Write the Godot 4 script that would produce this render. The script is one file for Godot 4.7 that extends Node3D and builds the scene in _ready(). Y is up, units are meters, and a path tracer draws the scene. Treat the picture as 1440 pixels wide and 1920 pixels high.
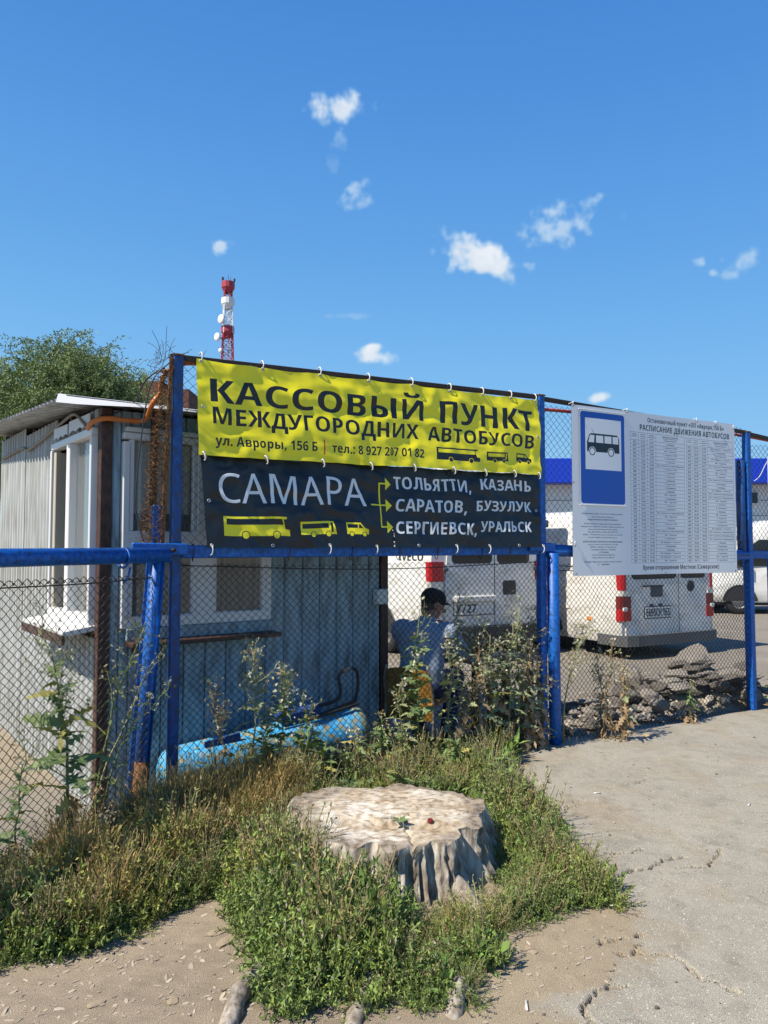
extends Node3D
# A bus ticket point behind a blue chain-link fence, seen over a grassy verge with a tree stump.

const TH := 0.503439                      # turn of the fence line
const FO := Vector3(-1.319, 0.0, -4.6)    # foot of the first fence post
const YARD := -0.10                       # the yard lies a little below the verge
var taken := {}
var M := {}
var fnt := {}
var n1 := FastNoiseLite.new()
var n2 := FastNoiseLite.new()
var gh_cracks := []

func _ready():
	n1.seed = 11; n1.frequency = 1.0; n1.fractal_octaves = 3
	n2.seed = 23; n2.frequency = 1.0; n2.fractal_octaves = 2
	setup_view()
	setup_materials()
	build_ground()
	build_backdrop()
	build_cabin()
	build_fence()
	build_banners()
	build_board()
	build_cables()
	build_vans()
	build_tank()
	build_person()
	build_stump()
	build_rubble()
	build_weeds()
	build_grass()
	build_litter()

# ---------------------------------------------------------------- view and light
func setup_view():
	var cam := Camera3D.new(); cam.name = "camera"
	cam.fov = 69.0; cam.near = 0.05; cam.far = 900.0
	cam.position = Vector3(0, 1.55, 0); cam.rotation_degrees = Vector3(2.87, 0, 0)
	add_child(cam); cam.current = true
	var env := Environment.new()
	env.background_mode = Environment.BG_SKY
	var sky := Sky.new(); var sm := PanoramaSkyMaterial.new()
	sm.panorama = ImageTexture.create_from_image(sky_image()); sky.sky_material = sm
	env.sky = sky
	env.tonemap_mode = Environment.TONE_MAPPER_LINEAR
	env.tonemap_exposure = 1.48
	env.background_energy_multiplier = 0.68
	env.sdfgi_enabled = true; env.ssao_enabled = true; env.ssil_enabled = true
	var we := WorldEnvironment.new(); we.name = "world_environment"; we.environment = env; add_child(we)
	var sun := DirectionalLight3D.new(); sun.name = "sun"
	sun.light_energy = 1.6; sun.light_color = Color(1.0, 0.955, 0.88); sun.light_angular_distance = 0.53; sun.shadow_enabled = true
	add_child(sun)
	sun.look_at_from_position(Vector3(-0.546, 0.766, 0.339) * 10.0, Vector3.ZERO)

func sky_image() -> Image:
	var small := Image.create(272, 128, false, Image.FORMAT_RGBF)
	var el := [0.0, 4.0, 9.0, 15.7, 22.5, 31.0, 37.4, 55.0, 90.0]
	var co := [Color8(172, 214, 247), Color8(154, 204, 246), Color8(134, 192, 244), Color8(114, 177, 240), Color8(97, 161, 232), Color8(81, 145, 223), Color8(72, 135, 215), Color8(53, 110, 192), Color8(40, 86, 164)]
	for y in 128:
		var e := 90.0 - (y + 0.5) / 128.0 * 180.0
		var c := Color8(120, 115, 105)
		if e > -2.0:
			var i := 0
			while i < el.size() - 2 and e > el[i + 1]: i += 1
			c = co[i].lerp(co[i + 1], clampf((e - el[i]) / (el[i + 1] - el[i]), 0, 1))
		for x in 272:
			var a := (x - 8 + 0.5) / 256.0 * TAU        # 0 is straight ahead, right is positive
			var g := 0.5 + 0.5 * cos(a + 2.03)              # the side of the sun
			var k := 1.0 + 0.07 * g
			small.set_pixel(x, y, Color(minf(c.r * k + 0.02 * g, 1), minf(c.g * k, 1), minf(c.b * (0.985 + 0.02 * g), 1)))
	small.resize(4352, 2048, Image.INTERPOLATE_CUBIC)
	small = small.get_region(Rect2i(128, 0, 4096, 2048))
	small.convert(Image.FORMAT_RGB8)
	var nz := FastNoiseLite.new(); nz.seed = 5; nz.frequency = 0.03; nz.fractal_octaves = 5
	var nw := FastNoiseLite.new(); nw.seed = 9; nw.frequency = 0.012; nw.fractal_octaves = 3
	# azimuth, elevation, half width, half height (degrees), tilt, opacity, raggedness, puffs along the cloud
	for q in [[-3.8, 31.4, 3.1, 1.05, 4, 0.9, 0.6], [-3.6, 29.4, 0.85, 0.8, -50, 0.35, 1.1], [-3.9, 27.9, 0.6, 0.7, 40, 0.15, 1.2], [-2.3, 26.0, 1.4, 1.0, 20, 0.55, 1.0], [-12.5, 22.1, 0.95, 0.6, 15, 0.7, 1.15],
			[13.3, 23.5, 3.2, 1.5, 12, 0.6, 1.0], [10.9, 22.8, 0.9, 0.3, 40, 0.3, 1.1], [7.6, 21.6, 4.2, 1.5, -24, 0.97, 0.36], [5.3, 21.3, 0.4, 1.1, -30, 0.4, 0.9], [-0.8, 14.6, 2.3, 0.62, -4, 0.96, 0.35], [-1.05, 15.2, 1.1, 0.62, 0, 0.96, 0.35],
			[16.3, 11.2, 1.05, 0.5, 5, 0.9, 0.4], [23.3, 20.0, 0.5, 0.6, 20, 0.55, 0.9], [24.2, 19.0, 0.5, 0.3, 0, 0.55, 0.8], [26.1, 19.4, 1.5, 1.0, 20, 0.5, 1.0], [-3.0, 17.6, 2.2, 0.28, 0, 0.22, 0.8], [4.9, 12.4, 0.7, 0.22, 0, 0.6, 0.6], [18.0, 23.6, 0.35, 0.4, 0, 0.2, 1.0]]:
		var cx: float = (q[0] / 360.0 + 1.0) * 4096.0
		var cy: float = (90.0 - q[1]) / 180.0 * 2048.0
		var rx: float = q[2] / 360.0 * 4096.0; var ry: float = q[3] / 180.0 * 2048.0
		var rm: int = int(maxf(rx, ry) * 1.6) + 2
		var ct := cos(deg_to_rad(q[4])); var sn := sin(deg_to_rad(q[4]))
		for py in range(int(cy) - rm, int(cy) + rm):
			for px in range(int(cx) - rm, int(cx) + rm):
				var dx := px - cx; var dy := py - cy
				dx += nw.get_noise_2d(px * 3.0, py * 3.0) * rx * 0.35
				dy += nw.get_noise_2d(px * 3.0 + 99.0, py * 3.0) * ry * 0.35
				var ux := (dx * ct - dy * sn) / rx; var uy := (dx * sn + dy * ct) / ry
				var r := ux * ux + uy * uy
				if r > 2.2: continue
				var d: float = 1.0 - r + nz.get_noise_2d(px * 1.5, py * 1.9) * 1.25 * q[6] + nz.get_noise_2d(px * 4.5, py * 4.5) * 0.35 * q[6] - 0.04
				var s: float = clampf(d * lerpf(1.25, 0.75, clampf(q[6], 0.0, 1.0)), 0.0, 1.0); s = s * s * (3.0 - 2.0 * s) * q[5]
				if s < 0.01: continue
				var tint := 0.5 + 0.5 * clampf(nz.get_noise_2d(px * 1.3 + 40.0, py * 1.3) - uy * 0.3, -1, 1)
				var wc := Color(0.83, 0.875, 0.93).lerp(Color(0.975, 0.98, 0.99), tint)
				small.set_pixel(px % 4096, py, small.get_pixel(px % 4096, py).lerp(wc, s))
	return small

# ---------------------------------------------------------------- helpers
func fw(x: float, y: float, z: float) -> Vector3:      # fence axes to world
	return FO + Vector3(cos(TH) * x + sin(TH) * z, y, -sin(TH) * x + cos(TH) * z)
func fl(x: float, z: float) -> Vector2:                # world to fence axes (along, towards the viewer)
	var d := Vector2(x - FO.x, z - FO.z)
	return Vector2(cos(TH) * d.x - sin(TH) * d.y, sin(TH) * d.x + cos(TH) * d.y)
func numbered(called: String) -> String:
	if not taken.has(called):
		taken[called] = 0
		return called
	taken[called] += 1
	return "%s_%03d" % [called, taken[called]]
func tag(o, label: String, category: String, group := "", kind := ""):
	if label: o.set_meta("label", label)
	if category: o.set_meta("category", category)
	if group: o.set_meta("group", group)
	if kind: o.set_meta("kind", kind)
	return o
func thing(called: String, label: String, category: String, at := Vector3.ZERO, turn := 0.0, group := "") -> Node3D:
	var o := Node3D.new(); o.name = numbered(called); add_child(o)
	o.position = at; o.rotation.y = turn
	return tag(o, label, category, group)
func obj(called: String, st, m: Material, parent: Node = null) -> MeshInstance3D:
	var o := MeshInstance3D.new()
	if st is SurfaceTool:
		st.generate_normals(); o.mesh = st.commit()
	else:
		o.mesh = st
	o.material_override = m
	if parent == null:
		o.name = numbered(called); add_child(o)
	else:
		o.name = called; parent.add_child(o, true)
	return o
func S(smooth := false) -> SurfaceTool:
	var st := SurfaceTool.new(); st.begin(Mesh.PRIMITIVE_TRIANGLES); st.set_smooth_group(0 if smooth else -1)
	return st
func mesh_of(st: SurfaceTool) -> ArrayMesh:
	st.generate_normals()
	return st.commit()
func lin(r: float, g: float, b: float) -> Color:
	return Color(r, g, b).linear_to_srgb()
func mat(key: String, c: Color, rough := 0.8, metal := 0.0) -> StandardMaterial3D:
	var m := StandardMaterial3D.new()
	m.resource_name = key; m.albedo_color = c; m.roughness = rough; m.metallic = metal
	M[key] = m
	return m
func ntex(sd: int, freq: float, cols: Array, offs: Array, oct := 4, size := 512, kind := FastNoiseLite.TYPE_SIMPLEX_SMOOTH) -> NoiseTexture2D:
	var n := FastNoiseLite.new(); n.seed = sd; n.frequency = freq; n.fractal_octaves = oct; n.noise_type = kind
	if kind == FastNoiseLite.TYPE_CELLULAR: n.cellular_return_type = FastNoiseLite.RETURN_CELL_VALUE
	var t := NoiseTexture2D.new(); t.width = size; t.height = size; t.seamless = true; t.noise = n
	var g := Gradient.new(); g.offsets = PackedFloat32Array(offs); g.colors = PackedColorArray(cols)
	t.color_ramp = g
	return t
func nnorm(sd: int, freq: float, bump: float, oct := 4, kind := FastNoiseLite.TYPE_SIMPLEX_SMOOTH) -> NoiseTexture2D:
	var n := FastNoiseLite.new(); n.seed = sd; n.frequency = freq; n.fractal_octaves = oct; n.noise_type = kind
	var t := NoiseTexture2D.new(); t.width = 512; t.height = 512; t.seamless = true; t.noise = n; t.as_normal_map = true; t.bump_strength = bump
	return t
func tmat(key: String, tex: Texture2D, scale: Vector3, rough := 0.8, metal := 0.0, norm: Texture2D = null, nscale := 1.0) -> StandardMaterial3D:
	var m := mat(key, Color.WHITE, rough, metal)
	m.albedo_texture = tex; m.uv1_triplanar = true; m.uv1_scale = scale; m.uv1_triplanar_sharpness = 4.0
	if norm:
		m.normal_enabled = true; m.normal_texture = norm; m.normal_scale = nscale
	return m
func leafmat(key: String, glow := 0.5) -> StandardMaterial3D:
	var m := mat(key, Color.WHITE, 0.62)
	m.vertex_color_use_as_albedo = true; m.cull_mode = BaseMaterial3D.CULL_DISABLED
	m.backlight_enabled = true; m.backlight = Color(glow, glow, glow * 0.6)
	return m

func tri(st: SurfaceTool, a: Vector3, b: Vector3, c: Vector3):
	st.add_vertex(a); st.add_vertex(b); st.add_vertex(c)
func quad(st: SurfaceTool, a: Vector3, b: Vector3, c: Vector3, d: Vector3):
	tri(st, a, b, c); tri(st, a, c, d)
func oquad(st: SurfaceTool, o: Vector3, a: Vector3, b: Vector3, c: Vector3, d: Vector3):   # turned away from o
	if (b - a).cross(c - a).dot((a + c) * 0.5 - o) > 0.0: quad(st, a, d, c, b)
	else: quad(st, a, b, c, d)
func box(st: SurfaceTool, c: Vector3, s: Vector3, bev := 0.0, B := Basis()):
	var h := s * 0.5
	bev = minf(bev, minf(h.x, minf(h.y, h.z)) * 0.6)
	var P := []
	for ax in 3:
		var row := []
		for k in 8:
			var sg := Vector3(1 if k & 1 else -1, 1 if k & 2 else -1, 1 if k & 4 else -1)
			var hh := h - Vector3.ONE * bev
			hh[ax] = h[ax]
			row.append(c + B * (sg * hh))
		P.append(row)
	for ax in 3:
		var u := 1 << ((ax + 1) % 3); var v := 1 << ((ax + 2) % 3); var w := 1 << ax
		for s2 in [0, w]:
			oquad(st, c, P[ax][s2], P[ax][s2 | u], P[ax][s2 | u | v], P[ax][s2 | v])
	if bev <= 0.0: return
	for e in [[0, 1, 2], [1, 2, 0], [0, 2, 1]]:
		var A: int = 1 << e[0]; var Bb: int = 1 << e[1]; var Cc: int = 1 << e[2]
		for k in [0, A, Bb, A | Bb]:
			oquad(st, c, P[e[0]][k], P[e[0]][k | Cc], P[e[1]][k | Cc], P[e[1]][k])
	for k in 8:
		var a: Vector3 = P[0][k]; var b: Vector3 = P[1][k]; var d: Vector3 = P[2][k]
		if (b - a).cross(d - a).dot(a - c) > 0.0: tri(st, a, d, b)
		else: tri(st, a, b, d)
func bar(st: SurfaceTool, a: Vector3, b: Vector3, w: float, t: float, bev := 0.003, up := Vector3.UP):   # a square bar from a to b
	var z := (b - a).normalized()
	var x := up.cross(z)
	if x.length() < 0.01: x = Vector3.RIGHT
	x = x.normalized()
	box(st, (a + b) * 0.5, Vector3(w, t, (b - a).length()), bev, Basis(x, z.cross(x).normalized(), z))
func tube(st: SurfaceTool, pts: Array, rad, sides := 8, caps := true):
	var n := pts.size()
	var rings := []
	var t0: Vector3 = (pts[1] - pts[0]).normalized()
	var u := t0.cross(Vector3.UP)
	if u.length() < 0.1: u = t0.cross(Vector3.RIGHT)
	u = u.normalized()
	for i in n:
		var t: Vector3
		if i == 0: t = pts[1] - pts[0]
		elif i == n - 1: t = pts[n - 1] - pts[n - 2]
		else: t = pts[i + 1] - pts[i - 1]
		t = t.normalized()
		u = (u - t * u.dot(t)).normalized()
		var v := t.cross(u)
		var r: float = rad[i] if rad is Array else rad
		var ring := PackedVector3Array()
		for k in sides:
			var a := TAU * k / sides
			ring.append(pts[i] + (u * cos(a) + v * sin(a)) * r)
		rings.append(ring)
	for i in n - 1:
		for k in sides:
			var k2 := (k + 1) % sides
			quad(st, rings[i][k], rings[i + 1][k], rings[i + 1][k2], rings[i][k2])
	if caps:
		for k in range(1, sides - 1):
			tri(st, rings[0][0], rings[0][k], rings[0][k + 1])
			tri(st, rings[n - 1][0], rings[n - 1][k + 1], rings[n - 1][k])
func smooth_path(pts: Array, per := 6) -> Array:
	var out := []
	for i in pts.size() - 1:
		var a: Vector3 = pts[maxi(i - 1, 0)]; var b: Vector3 = pts[i]; var c: Vector3 = pts[i + 1]; var d: Vector3 = pts[mini(i + 2, pts.size() - 1)]
		for k in per: out.append(b.cubic_interpolate(c, a, d, k / float(per)))
	out.append(pts[-1])
	return out
func lathe(st: SurfaceTool, prof: Array, seg: int, X := Transform3D()):    # profile of (radius, along y)
	for i in prof.size() - 1:
		for k in seg:
			var a := TAU * k / seg; var b := TAU * (k + 1) / seg
			var p: Vector2 = prof[i]; var q: Vector2 = prof[i + 1]
			quad(st, X * Vector3(p.x * cos(a), p.y, p.x * sin(a)), X * Vector3(p.x * cos(b), p.y, p.x * sin(b)), X * Vector3(q.x * cos(b), q.y, q.x * sin(b)), X * Vector3(q.x * cos(a), q.y, q.x * sin(a)))
func prism(st: SurfaceTool, poly: PackedVector2Array, z0: float, z1: float, X := Transform3D()):
	var ix := Geometry2D.triangulate_polygon(poly)
	for i in range(0, ix.size(), 3):
		var a := poly[ix[i]]; var b := poly[ix[i + 1]]; var c := poly[ix[i + 2]]
		if (b - a).cross(c - a) < 0.0:
			var s := b; b = c; c = s
		tri(st, X * Vector3(a.x, a.y, z1), X * Vector3(c.x, c.y, z1), X * Vector3(b.x, b.y, z1))
		tri(st, X * Vector3(a.x, a.y, z0), X * Vector3(b.x, b.y, z0), X * Vector3(c.x, c.y, z0))
	var ccw := not Geometry2D.is_polygon_clockwise(poly)
	for i in poly.size():
		var a := poly[i]; var b := poly[(i + 1) % poly.size()]
		if not ccw:
			var s := a; a = b; b = s
		quad(st, X * Vector3(a.x, a.y, z0), X * Vector3(a.x, a.y, z1), X * Vector3(b.x, b.y, z1), X * Vector3(b.x, b.y, z0))
func rrect(x0: float, y0: float, x1: float, y1: float, r: float, n := 4) -> PackedVector2Array:
	var o := PackedVector2Array()
	for q in [[x1 - r, y1 - r, 0.0], [x0 + r, y1 - r, PI / 2], [x0 + r, y0 + r, PI], [x1 - r, y0 + r, PI * 1.5]]:
		for k in n + 1:
			var a: float = q[2] + PI / 2 * k / n
			o.append(Vector2(q[0] + r * cos(a), q[1] + r * sin(a)))
	return o
func ring(st: SurfaceTool, c: Vector3, r: float, t: float, B := Basis(), seg := 10):
	var pts := []
	for k in seg + 1:
		var a := TAU * k / seg
		pts.append(c + B * Vector3(cos(a) * r, sin(a) * r, 0))
	tube(st, pts, t, 5, false)

# lettering: the triangles of a text, drawn into an image
func glyphs(text: String, bold := true) -> Array:
	var key := ("b" if bold else "r") + text
	if not fnt.has(key):
		var f := SystemFont.new(); f.font_names = PackedStringArray(["Droid Sans"]); f.font_weight = 700 if bold else 400
		var t := TextMesh.new(); t.text = text; t.font = f; t.font_size = 48; t.depth = 0.0; t.pixel_size = 0.01
		var arr := t.get_mesh_arrays()
		var v: PackedVector3Array = arr[Mesh.ARRAY_VERTEX]; var ix = arr[Mesh.ARRAY_INDEX]
		var tr := PackedVector2Array()
		if ix != null and ix.size() > 0:
			for i in ix: tr.append(Vector2(v[i].x, v[i].y))
		else:
			for p in v: tr.append(Vector2(p.x, p.y))
		var lo := Vector2(1e9, 1e9); var hi := -lo
		for p in tr: lo = lo.min(p); hi = hi.max(p)
		fnt[key] = [tr, lo, hi]
	return fnt[key]
func put_text(im: Image, text: String, r: Rect2, col: Color, bold := true):     # fits the text's ink to the rectangle, in pixels
	var g := glyphs(text, bold)
	var tr: PackedVector2Array = g[0]; var lo: Vector2 = g[1]; var sz: Vector2 = g[2] - g[1]
	var p := PackedVector2Array()
	for q in tr: p.append(Vector2(r.position.x + (q.x - lo.x) / sz.x * r.size.x, r.position.y + (1.0 - (q.y - lo.y) / sz.y) * r.size.y))
	put_tris(im, p, col)
func put_tris(im: Image, p: PackedVector2Array, col: Color):
	for i in range(0, p.size() - 2, 3):
		var a := p[i]; var b := p[i + 1]; var c := p[i + 2]
		var y0 := int(floor(minf(a.y, minf(b.y, c.y)))); var y1 := int(ceil(maxf(a.y, maxf(b.y, c.y))))
		for y in range(y0, y1 + 1):
			var yc := y + 0.5; var lo := 1e9; var hi := -1e9
			for e in [[a, b], [b, c], [c, a]]:
				var s: Vector2 = e[0]; var t: Vector2 = e[1]
				if (s.y <= yc) != (t.y <= yc):
					var x := s.x + (t.x - s.x) * (yc - s.y) / (t.y - s.y)
					lo = minf(lo, x); hi = maxf(hi, x)
			if hi > lo:
				var x0 := int(round(lo)); var x1 := int(round(hi))
				if x1 > x0: im.fill_rect(Rect2i(x0, y, x1 - x0, 1), col)
func put_poly(im: Image, poly: Array, col: Color):
	var pp := PackedVector2Array(poly); var out := PackedVector2Array()
	for i in Geometry2D.triangulate_polygon(pp): out.append(pp[i])
	put_tris(im, out, col)
func put_disc(im: Image, c: Vector2, r: float, col: Color):
	var p := []
	for k in 24: p.append(c + Vector2(cos(TAU * k / 24), sin(TAU * k / 24)) * r)
	put_poly(im, p, col)
func letters(text: String, w: float, h: float, depth: float, bold := true) -> ArrayMesh:    # raised lettering, its lower left corner at the origin
	var f := SystemFont.new(); f.font_names = PackedStringArray(["Droid Sans"]); f.font_weight = 700 if bold else 400
	var t := TextMesh.new(); t.text = text; t.font = f; t.font_size = 48; t.depth = 0.1; t.pixel_size = 0.01
	var g := glyphs(text, bold)
	var lo: Vector2 = g[1]; var sz: Vector2 = g[2] - g[1]
	var arr := t.get_mesh_arrays(); var v: PackedVector3Array = arr[Mesh.ARRAY_VERTEX]
	for i in v.size(): v[i] = Vector3((v[i].x - lo.x) / sz.x * w, (v[i].y - lo.y) / sz.y * h, v[i].z / 0.1 * depth)
	arr[Mesh.ARRAY_VERTEX] = v
	var am := ArrayMesh.new(); am.add_surface_from_arrays(Mesh.PRIMITIVE_TRIANGLES, arr)
	return am

# a body from bones: tapered capsules joined with a smooth minimum, meshed as surface nets
func blob(st: SurfaceTool, bones: Array, cell: float, k: float):
	var lo := Vector3.ONE * 1e9; var hi := -lo
	for b in bones:
		for e in 2:
			var rr := Vector3.ONE * float(b[2 + e])
			lo = lo.min(b[e] - rr); hi = hi.max(b[e] + rr)
	lo -= Vector3.ONE * cell * 3.0; hi += Vector3.ONE * cell * 3.0
	var nx := int((hi.x - lo.x) / cell) + 2; var ny := int((hi.y - lo.y) / cell) + 2; var nz := int((hi.z - lo.z) / cell) + 2
	var f := PackedFloat32Array(); f.resize(nx * ny * nz); f.fill(1.0)
	for b in bones:
		var A: Vector3 = b[0]; var ab: Vector3 = b[1] - b[0]; var ra: float = b[2]; var rb: float = b[3]
		var l2 := maxf(ab.length_squared(), 1e-8); var pad := Vector3.ONE * (maxf(ra, rb) + k * 0.6 + cell * 2.0)
		var i0 := Vector3i((b[0].min(b[1]) - pad - lo) / cell).clamp(Vector3i.ZERO, Vector3i(nx - 1, ny - 1, nz - 1))
		var i1 := Vector3i((b[0].max(b[1]) + pad - lo) / cell).clamp(Vector3i.ZERO, Vector3i(nx - 1, ny - 1, nz - 1))
		for z in range(i0.z, i1.z + 1):
			for y in range(i0.y, i1.y + 1):
				for x in range(i0.x, i1.x + 1):
					var p := lo + Vector3(x, y, z) * cell - A
					var t := clampf(p.dot(ab) / l2, 0.0, 1.0)
					var d := (p - ab * t).length() - lerpf(ra, rb, t)
					var i := (z * ny + y) * nx + x
					var o := f[i]; var h := maxf(k - absf(o - d), 0.0) / k
					f[i] = minf(o, d) - h * h * k * 0.25
	var vid := {}
	var vs := PackedVector3Array()
	var sx := 1; var sy := nx; var sz := nx * ny
	var corner := [0, sx, sy, sx + sy, sz, sx + sz, sy + sz, sx + sy + sz]
	var cpos := [Vector3(0, 0, 0), Vector3(1, 0, 0), Vector3(0, 1, 0), Vector3(1, 1, 0), Vector3(0, 0, 1), Vector3(1, 0, 1), Vector3(0, 1, 1), Vector3(1, 1, 1)]
	var edges := [[0, 1], [2, 3], [4, 5], [6, 7], [0, 2], [1, 3], [4, 6], [5, 7], [0, 4], [1, 5], [2, 6], [3, 7]]
	for z in nz - 1:
		for y in ny - 1:
			for x in nx - 1:
				var i := (z * ny + y) * nx + x
				var s0 := f[i] < 0.0
				if (f[i + sx] < 0.0) == s0 and (f[i + sy] < 0.0) == s0 and (f[i + sx + sy] < 0.0) == s0 and (f[i + sz] < 0.0) == s0 and (f[i + sx + sz] < 0.0) == s0 and (f[i + sy + sz] < 0.0) == s0 and (f[i + sx + sy + sz] < 0.0) == s0: continue
				var sum := Vector3.ZERO; var cnt := 0
				for e in edges:
					var fa := f[i + corner[e[0]]]; var fb := f[i + corner[e[1]]]
					if (fa < 0.0) != (fb < 0.0):
						sum += cpos[e[0]].lerp(cpos[e[1]], fa / (fa - fb)); cnt += 1
				vid[i] = vs.size(); vs.append(lo + (Vector3(x, y, z) + sum / cnt) * cell)
	for i in vid:
		for e in [[sx, sy, sz], [sy, sz, sx], [sz, sx, sy]]:
			if (f[i] < 0.0) == (f[i + e[0]] < 0.0): continue
			var b0 = vid.get(i - e[1]); var b1 = vid.get(i - e[1] - e[2]); var b2 = vid.get(i - e[2])
			if b0 == null or b1 == null or b2 == null: continue
			if f[i] < 0.0: quad(st, vs[vid[i]], vs[b2], vs[b1], vs[b0])
			else: quad(st, vs[vid[i]], vs[b0], vs[b1], vs[b2])

# ---------------------------------------------------------------- materials
func setup_materials():
	tmat("blue_paint", ntex(1, 0.02, [Color8(66, 45, 34), Color8(8, 60, 112), Color8(0, 74, 146), Color8(0, 86, 170), Color8(8, 98, 184), Color8(84, 140, 186)], [0.0, 0.22, 0.26, 0.55, 0.84, 0.95], 6), Vector3(2.2, 2.2, 2.2), 0.5, 0.0, nnorm(31, 0.03, 4.0), 0.5)
	tmat("blue_paint_worn", ntex(2, 0.018, [Color8(84, 56, 38), Color8(64, 50, 46), Color8(16, 58, 110), Color8(12, 66, 130), Color8(40, 92, 146)], [0.0, 0.2, 0.25, 0.62, 0.97], 5), Vector3(2.0, 1.1, 2.0), 0.5)
	tmat("rust", ntex(3, 0.03, [Color8(48, 31, 22), Color8(97, 61, 37), Color8(132, 91, 54), Color8(156, 130, 93)], [0.1, 0.42, 0.62, 0.95], 5), Vector3(4, 4, 4), 0.9)
	tmat("dark_steel", ntex(4, 0.03, [Color8(26, 22, 22), Color8(58, 46, 40), Color8(88, 66, 50)], [0.2, 0.6, 0.95], 4), Vector3(4, 4, 4), 0.75)
	mat("wire", lin(0.035, 0.028, 0.025), 0.6, 0.2)
	mat("wire_upper", lin(0.06, 0.055, 0.055), 0.5, 0.4)
	tmat("wire_rust", ntex(6, 0.05, [Color8(64, 42, 30), Color8(126, 88, 52), Color8(150, 122, 80)], [0.2, 0.55, 0.9], 4), Vector3(6, 6, 6), 0.9)
	tmat("sheet_white", ntex(7, 0.012, [Color8(116, 113, 104), Color8(151, 154, 152), Color8(166, 170, 171), Color8(176, 179, 180)], [0.05, 0.35, 0.6, 0.95], 5), Vector3(1.3, 0.22, 1.3), 0.55)
	tmat("panel_blue", ntex(8, 0.012, [Color8(94, 105, 111), Color8(123, 145, 157), Color8(136, 163, 178), Color8(150, 176, 190)], [0.08, 0.35, 0.6, 0.95], 5), Vector3(2.2, 0.5, 2.2), 0.55)
	tmat("roof_sheet", ntex(9, 0.02, [Color8(108, 107, 103), Color8(159, 161, 161), Color8(186, 188, 190)], [0.1, 0.5, 0.9], 4), Vector3(1, 1, 1), 0.42, 0.4)
	tmat("brown_paint", ntex(10, 0.02, [Color8(45, 30, 24), Color8(70, 47, 37), Color8(84, 59, 48)], [0.1, 0.5, 0.9], 4), Vector3(2, 1, 2), 0.5)
	mat("white_plastic", lin(0.66, 0.67, 0.68), 0.35)
	mat("white_trim", lin(0.62, 0.66, 0.68), 0.5)
	mat("blind", lin(0.42, 0.39, 0.33), 0.85)
	mat("curtain", lin(0.40, 0.38, 0.31), 0.9)
	mat("interior", lin(0.10, 0.09, 0.08), 0.9)
	mat("floor_boards", lin(0.16, 0.11, 0.07), 0.8)
	var g := mat("glass", Color(0.92, 0.96, 0.95, 0.06), 0.02)
	g.transparency = BaseMaterial3D.TRANSPARENCY_ALPHA
	mat("orange_hose", lin(0.50, 0.15, 0.025), 0.45)
	mat("red_hose", lin(0.42, 0.06, 0.03), 0.5)
	mat("cable_black", lin(0.02, 0.02, 0.022), 0.5)
	mat("cable_grey", lin(0.25, 0.22, 0.19), 0.7)
	mat("tie_white", lin(0.7, 0.7, 0.68), 0.5)
	mat("grommet", lin(0.55, 0.55, 0.55), 0.35, 0.8)
	mat("board_back", lin(0.6, 0.62, 0.64), 0.5)
	tmat("van_white", ntex(50, 0.008, [Color8(186, 183, 176), Color8(203, 202, 198), Color8(210, 210, 207), Color8(214, 214, 211)], [0.1, 0.36, 0.6, 0.9], 6), Vector3(0.5, 1.4, 0.5), 0.3).clearcoat_enabled = true
	mat("van_black", lin(0.025, 0.025, 0.027), 0.55)
	mat("van_grey", lin(0.09, 0.095, 0.10), 0.6)
	mat("van_glass", lin(0.012, 0.015, 0.018), 0.06)
	mat("tyre", lin(0.02, 0.02, 0.02), 0.85)
	mat("rim", lin(0.35, 0.35, 0.36), 0.4, 0.7)
	mat("lens_red", lin(0.42, 0.012, 0.015), 0.15)
	mat("lens_dark_red", lin(0.16, 0.015, 0.015), 0.2)
	mat("lens_white", lin(0.62, 0.60, 0.55), 0.2)
	mat("lens_orange", lin(0.70, 0.22, 0.02), 0.2)
	mat("ink", lin(0.012, 0.013, 0.015), 0.6)
	mat("plate_white", lin(0.6, 0.62, 0.62), 0.4)
	tmat("tank_blue", ntex(12, 0.016, [Color8(155, 114, 67), Color8(155, 155, 124), Color8(86, 159, 197), Color8(50, 150, 215), Color8(77, 172, 227), Color8(169, 200, 206)], [0.02, 0.3, 0.40, 0.52, 0.76, 0.95], 5), Vector3(1.6, 2.4, 2.4), 0.4)
	tmat("tank_end", ntex(51, 0.02, [Color8(150, 112, 62), Color8(150, 142, 96), Color8(120, 150, 140), Color8(60, 150, 200)], [0.1, 0.4, 0.62, 0.8], 5), Vector3(3, 3, 3), 0.5)
	mat("tank_dark_blue", lin(0.012, 0.05, 0.22), 0.5)
	tmat("black_pipe", ntex(13, 0.03, [Color8(20, 19, 20), Color8(46, 42, 40), Color8(120, 112, 104)], [0.2, 0.6, 0.98], 4), Vector3(5, 5, 5), 0.55)
	mat("skin", lin(0.36, 0.19, 0.13), 0.55)
	mat("cap", lin(0.012, 0.012, 0.014), 0.85)
	mat("hair", lin(0.06, 0.05, 0.045), 0.8)
	tmat("shirt", ntex(14, 0.04, [Color8(126, 142, 166), Color8(149, 166, 190), Color8(166, 180, 202)], [0.1, 0.5, 0.95], 3), Vector3(4, 4, 4), 0.85, 0.0, nnorm(41, 0.02, 6.0), 0.6)
	mat("trousers", lin(0.018, 0.035, 0.13), 0.85)
	mat("shoe", lin(0.02, 0.02, 0.022), 0.6)
	tmat("chair_back", ntex(15, 0.02, [Color8(104, 74, 30), Color8(150, 110, 44), Color8(172, 132, 58)], [0.1, 0.5, 0.9], 4), Vector3(2, 6, 2), 0.5)
	mat("steel", lin(0.4, 0.4, 0.4), 0.35, 0.8)
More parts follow.
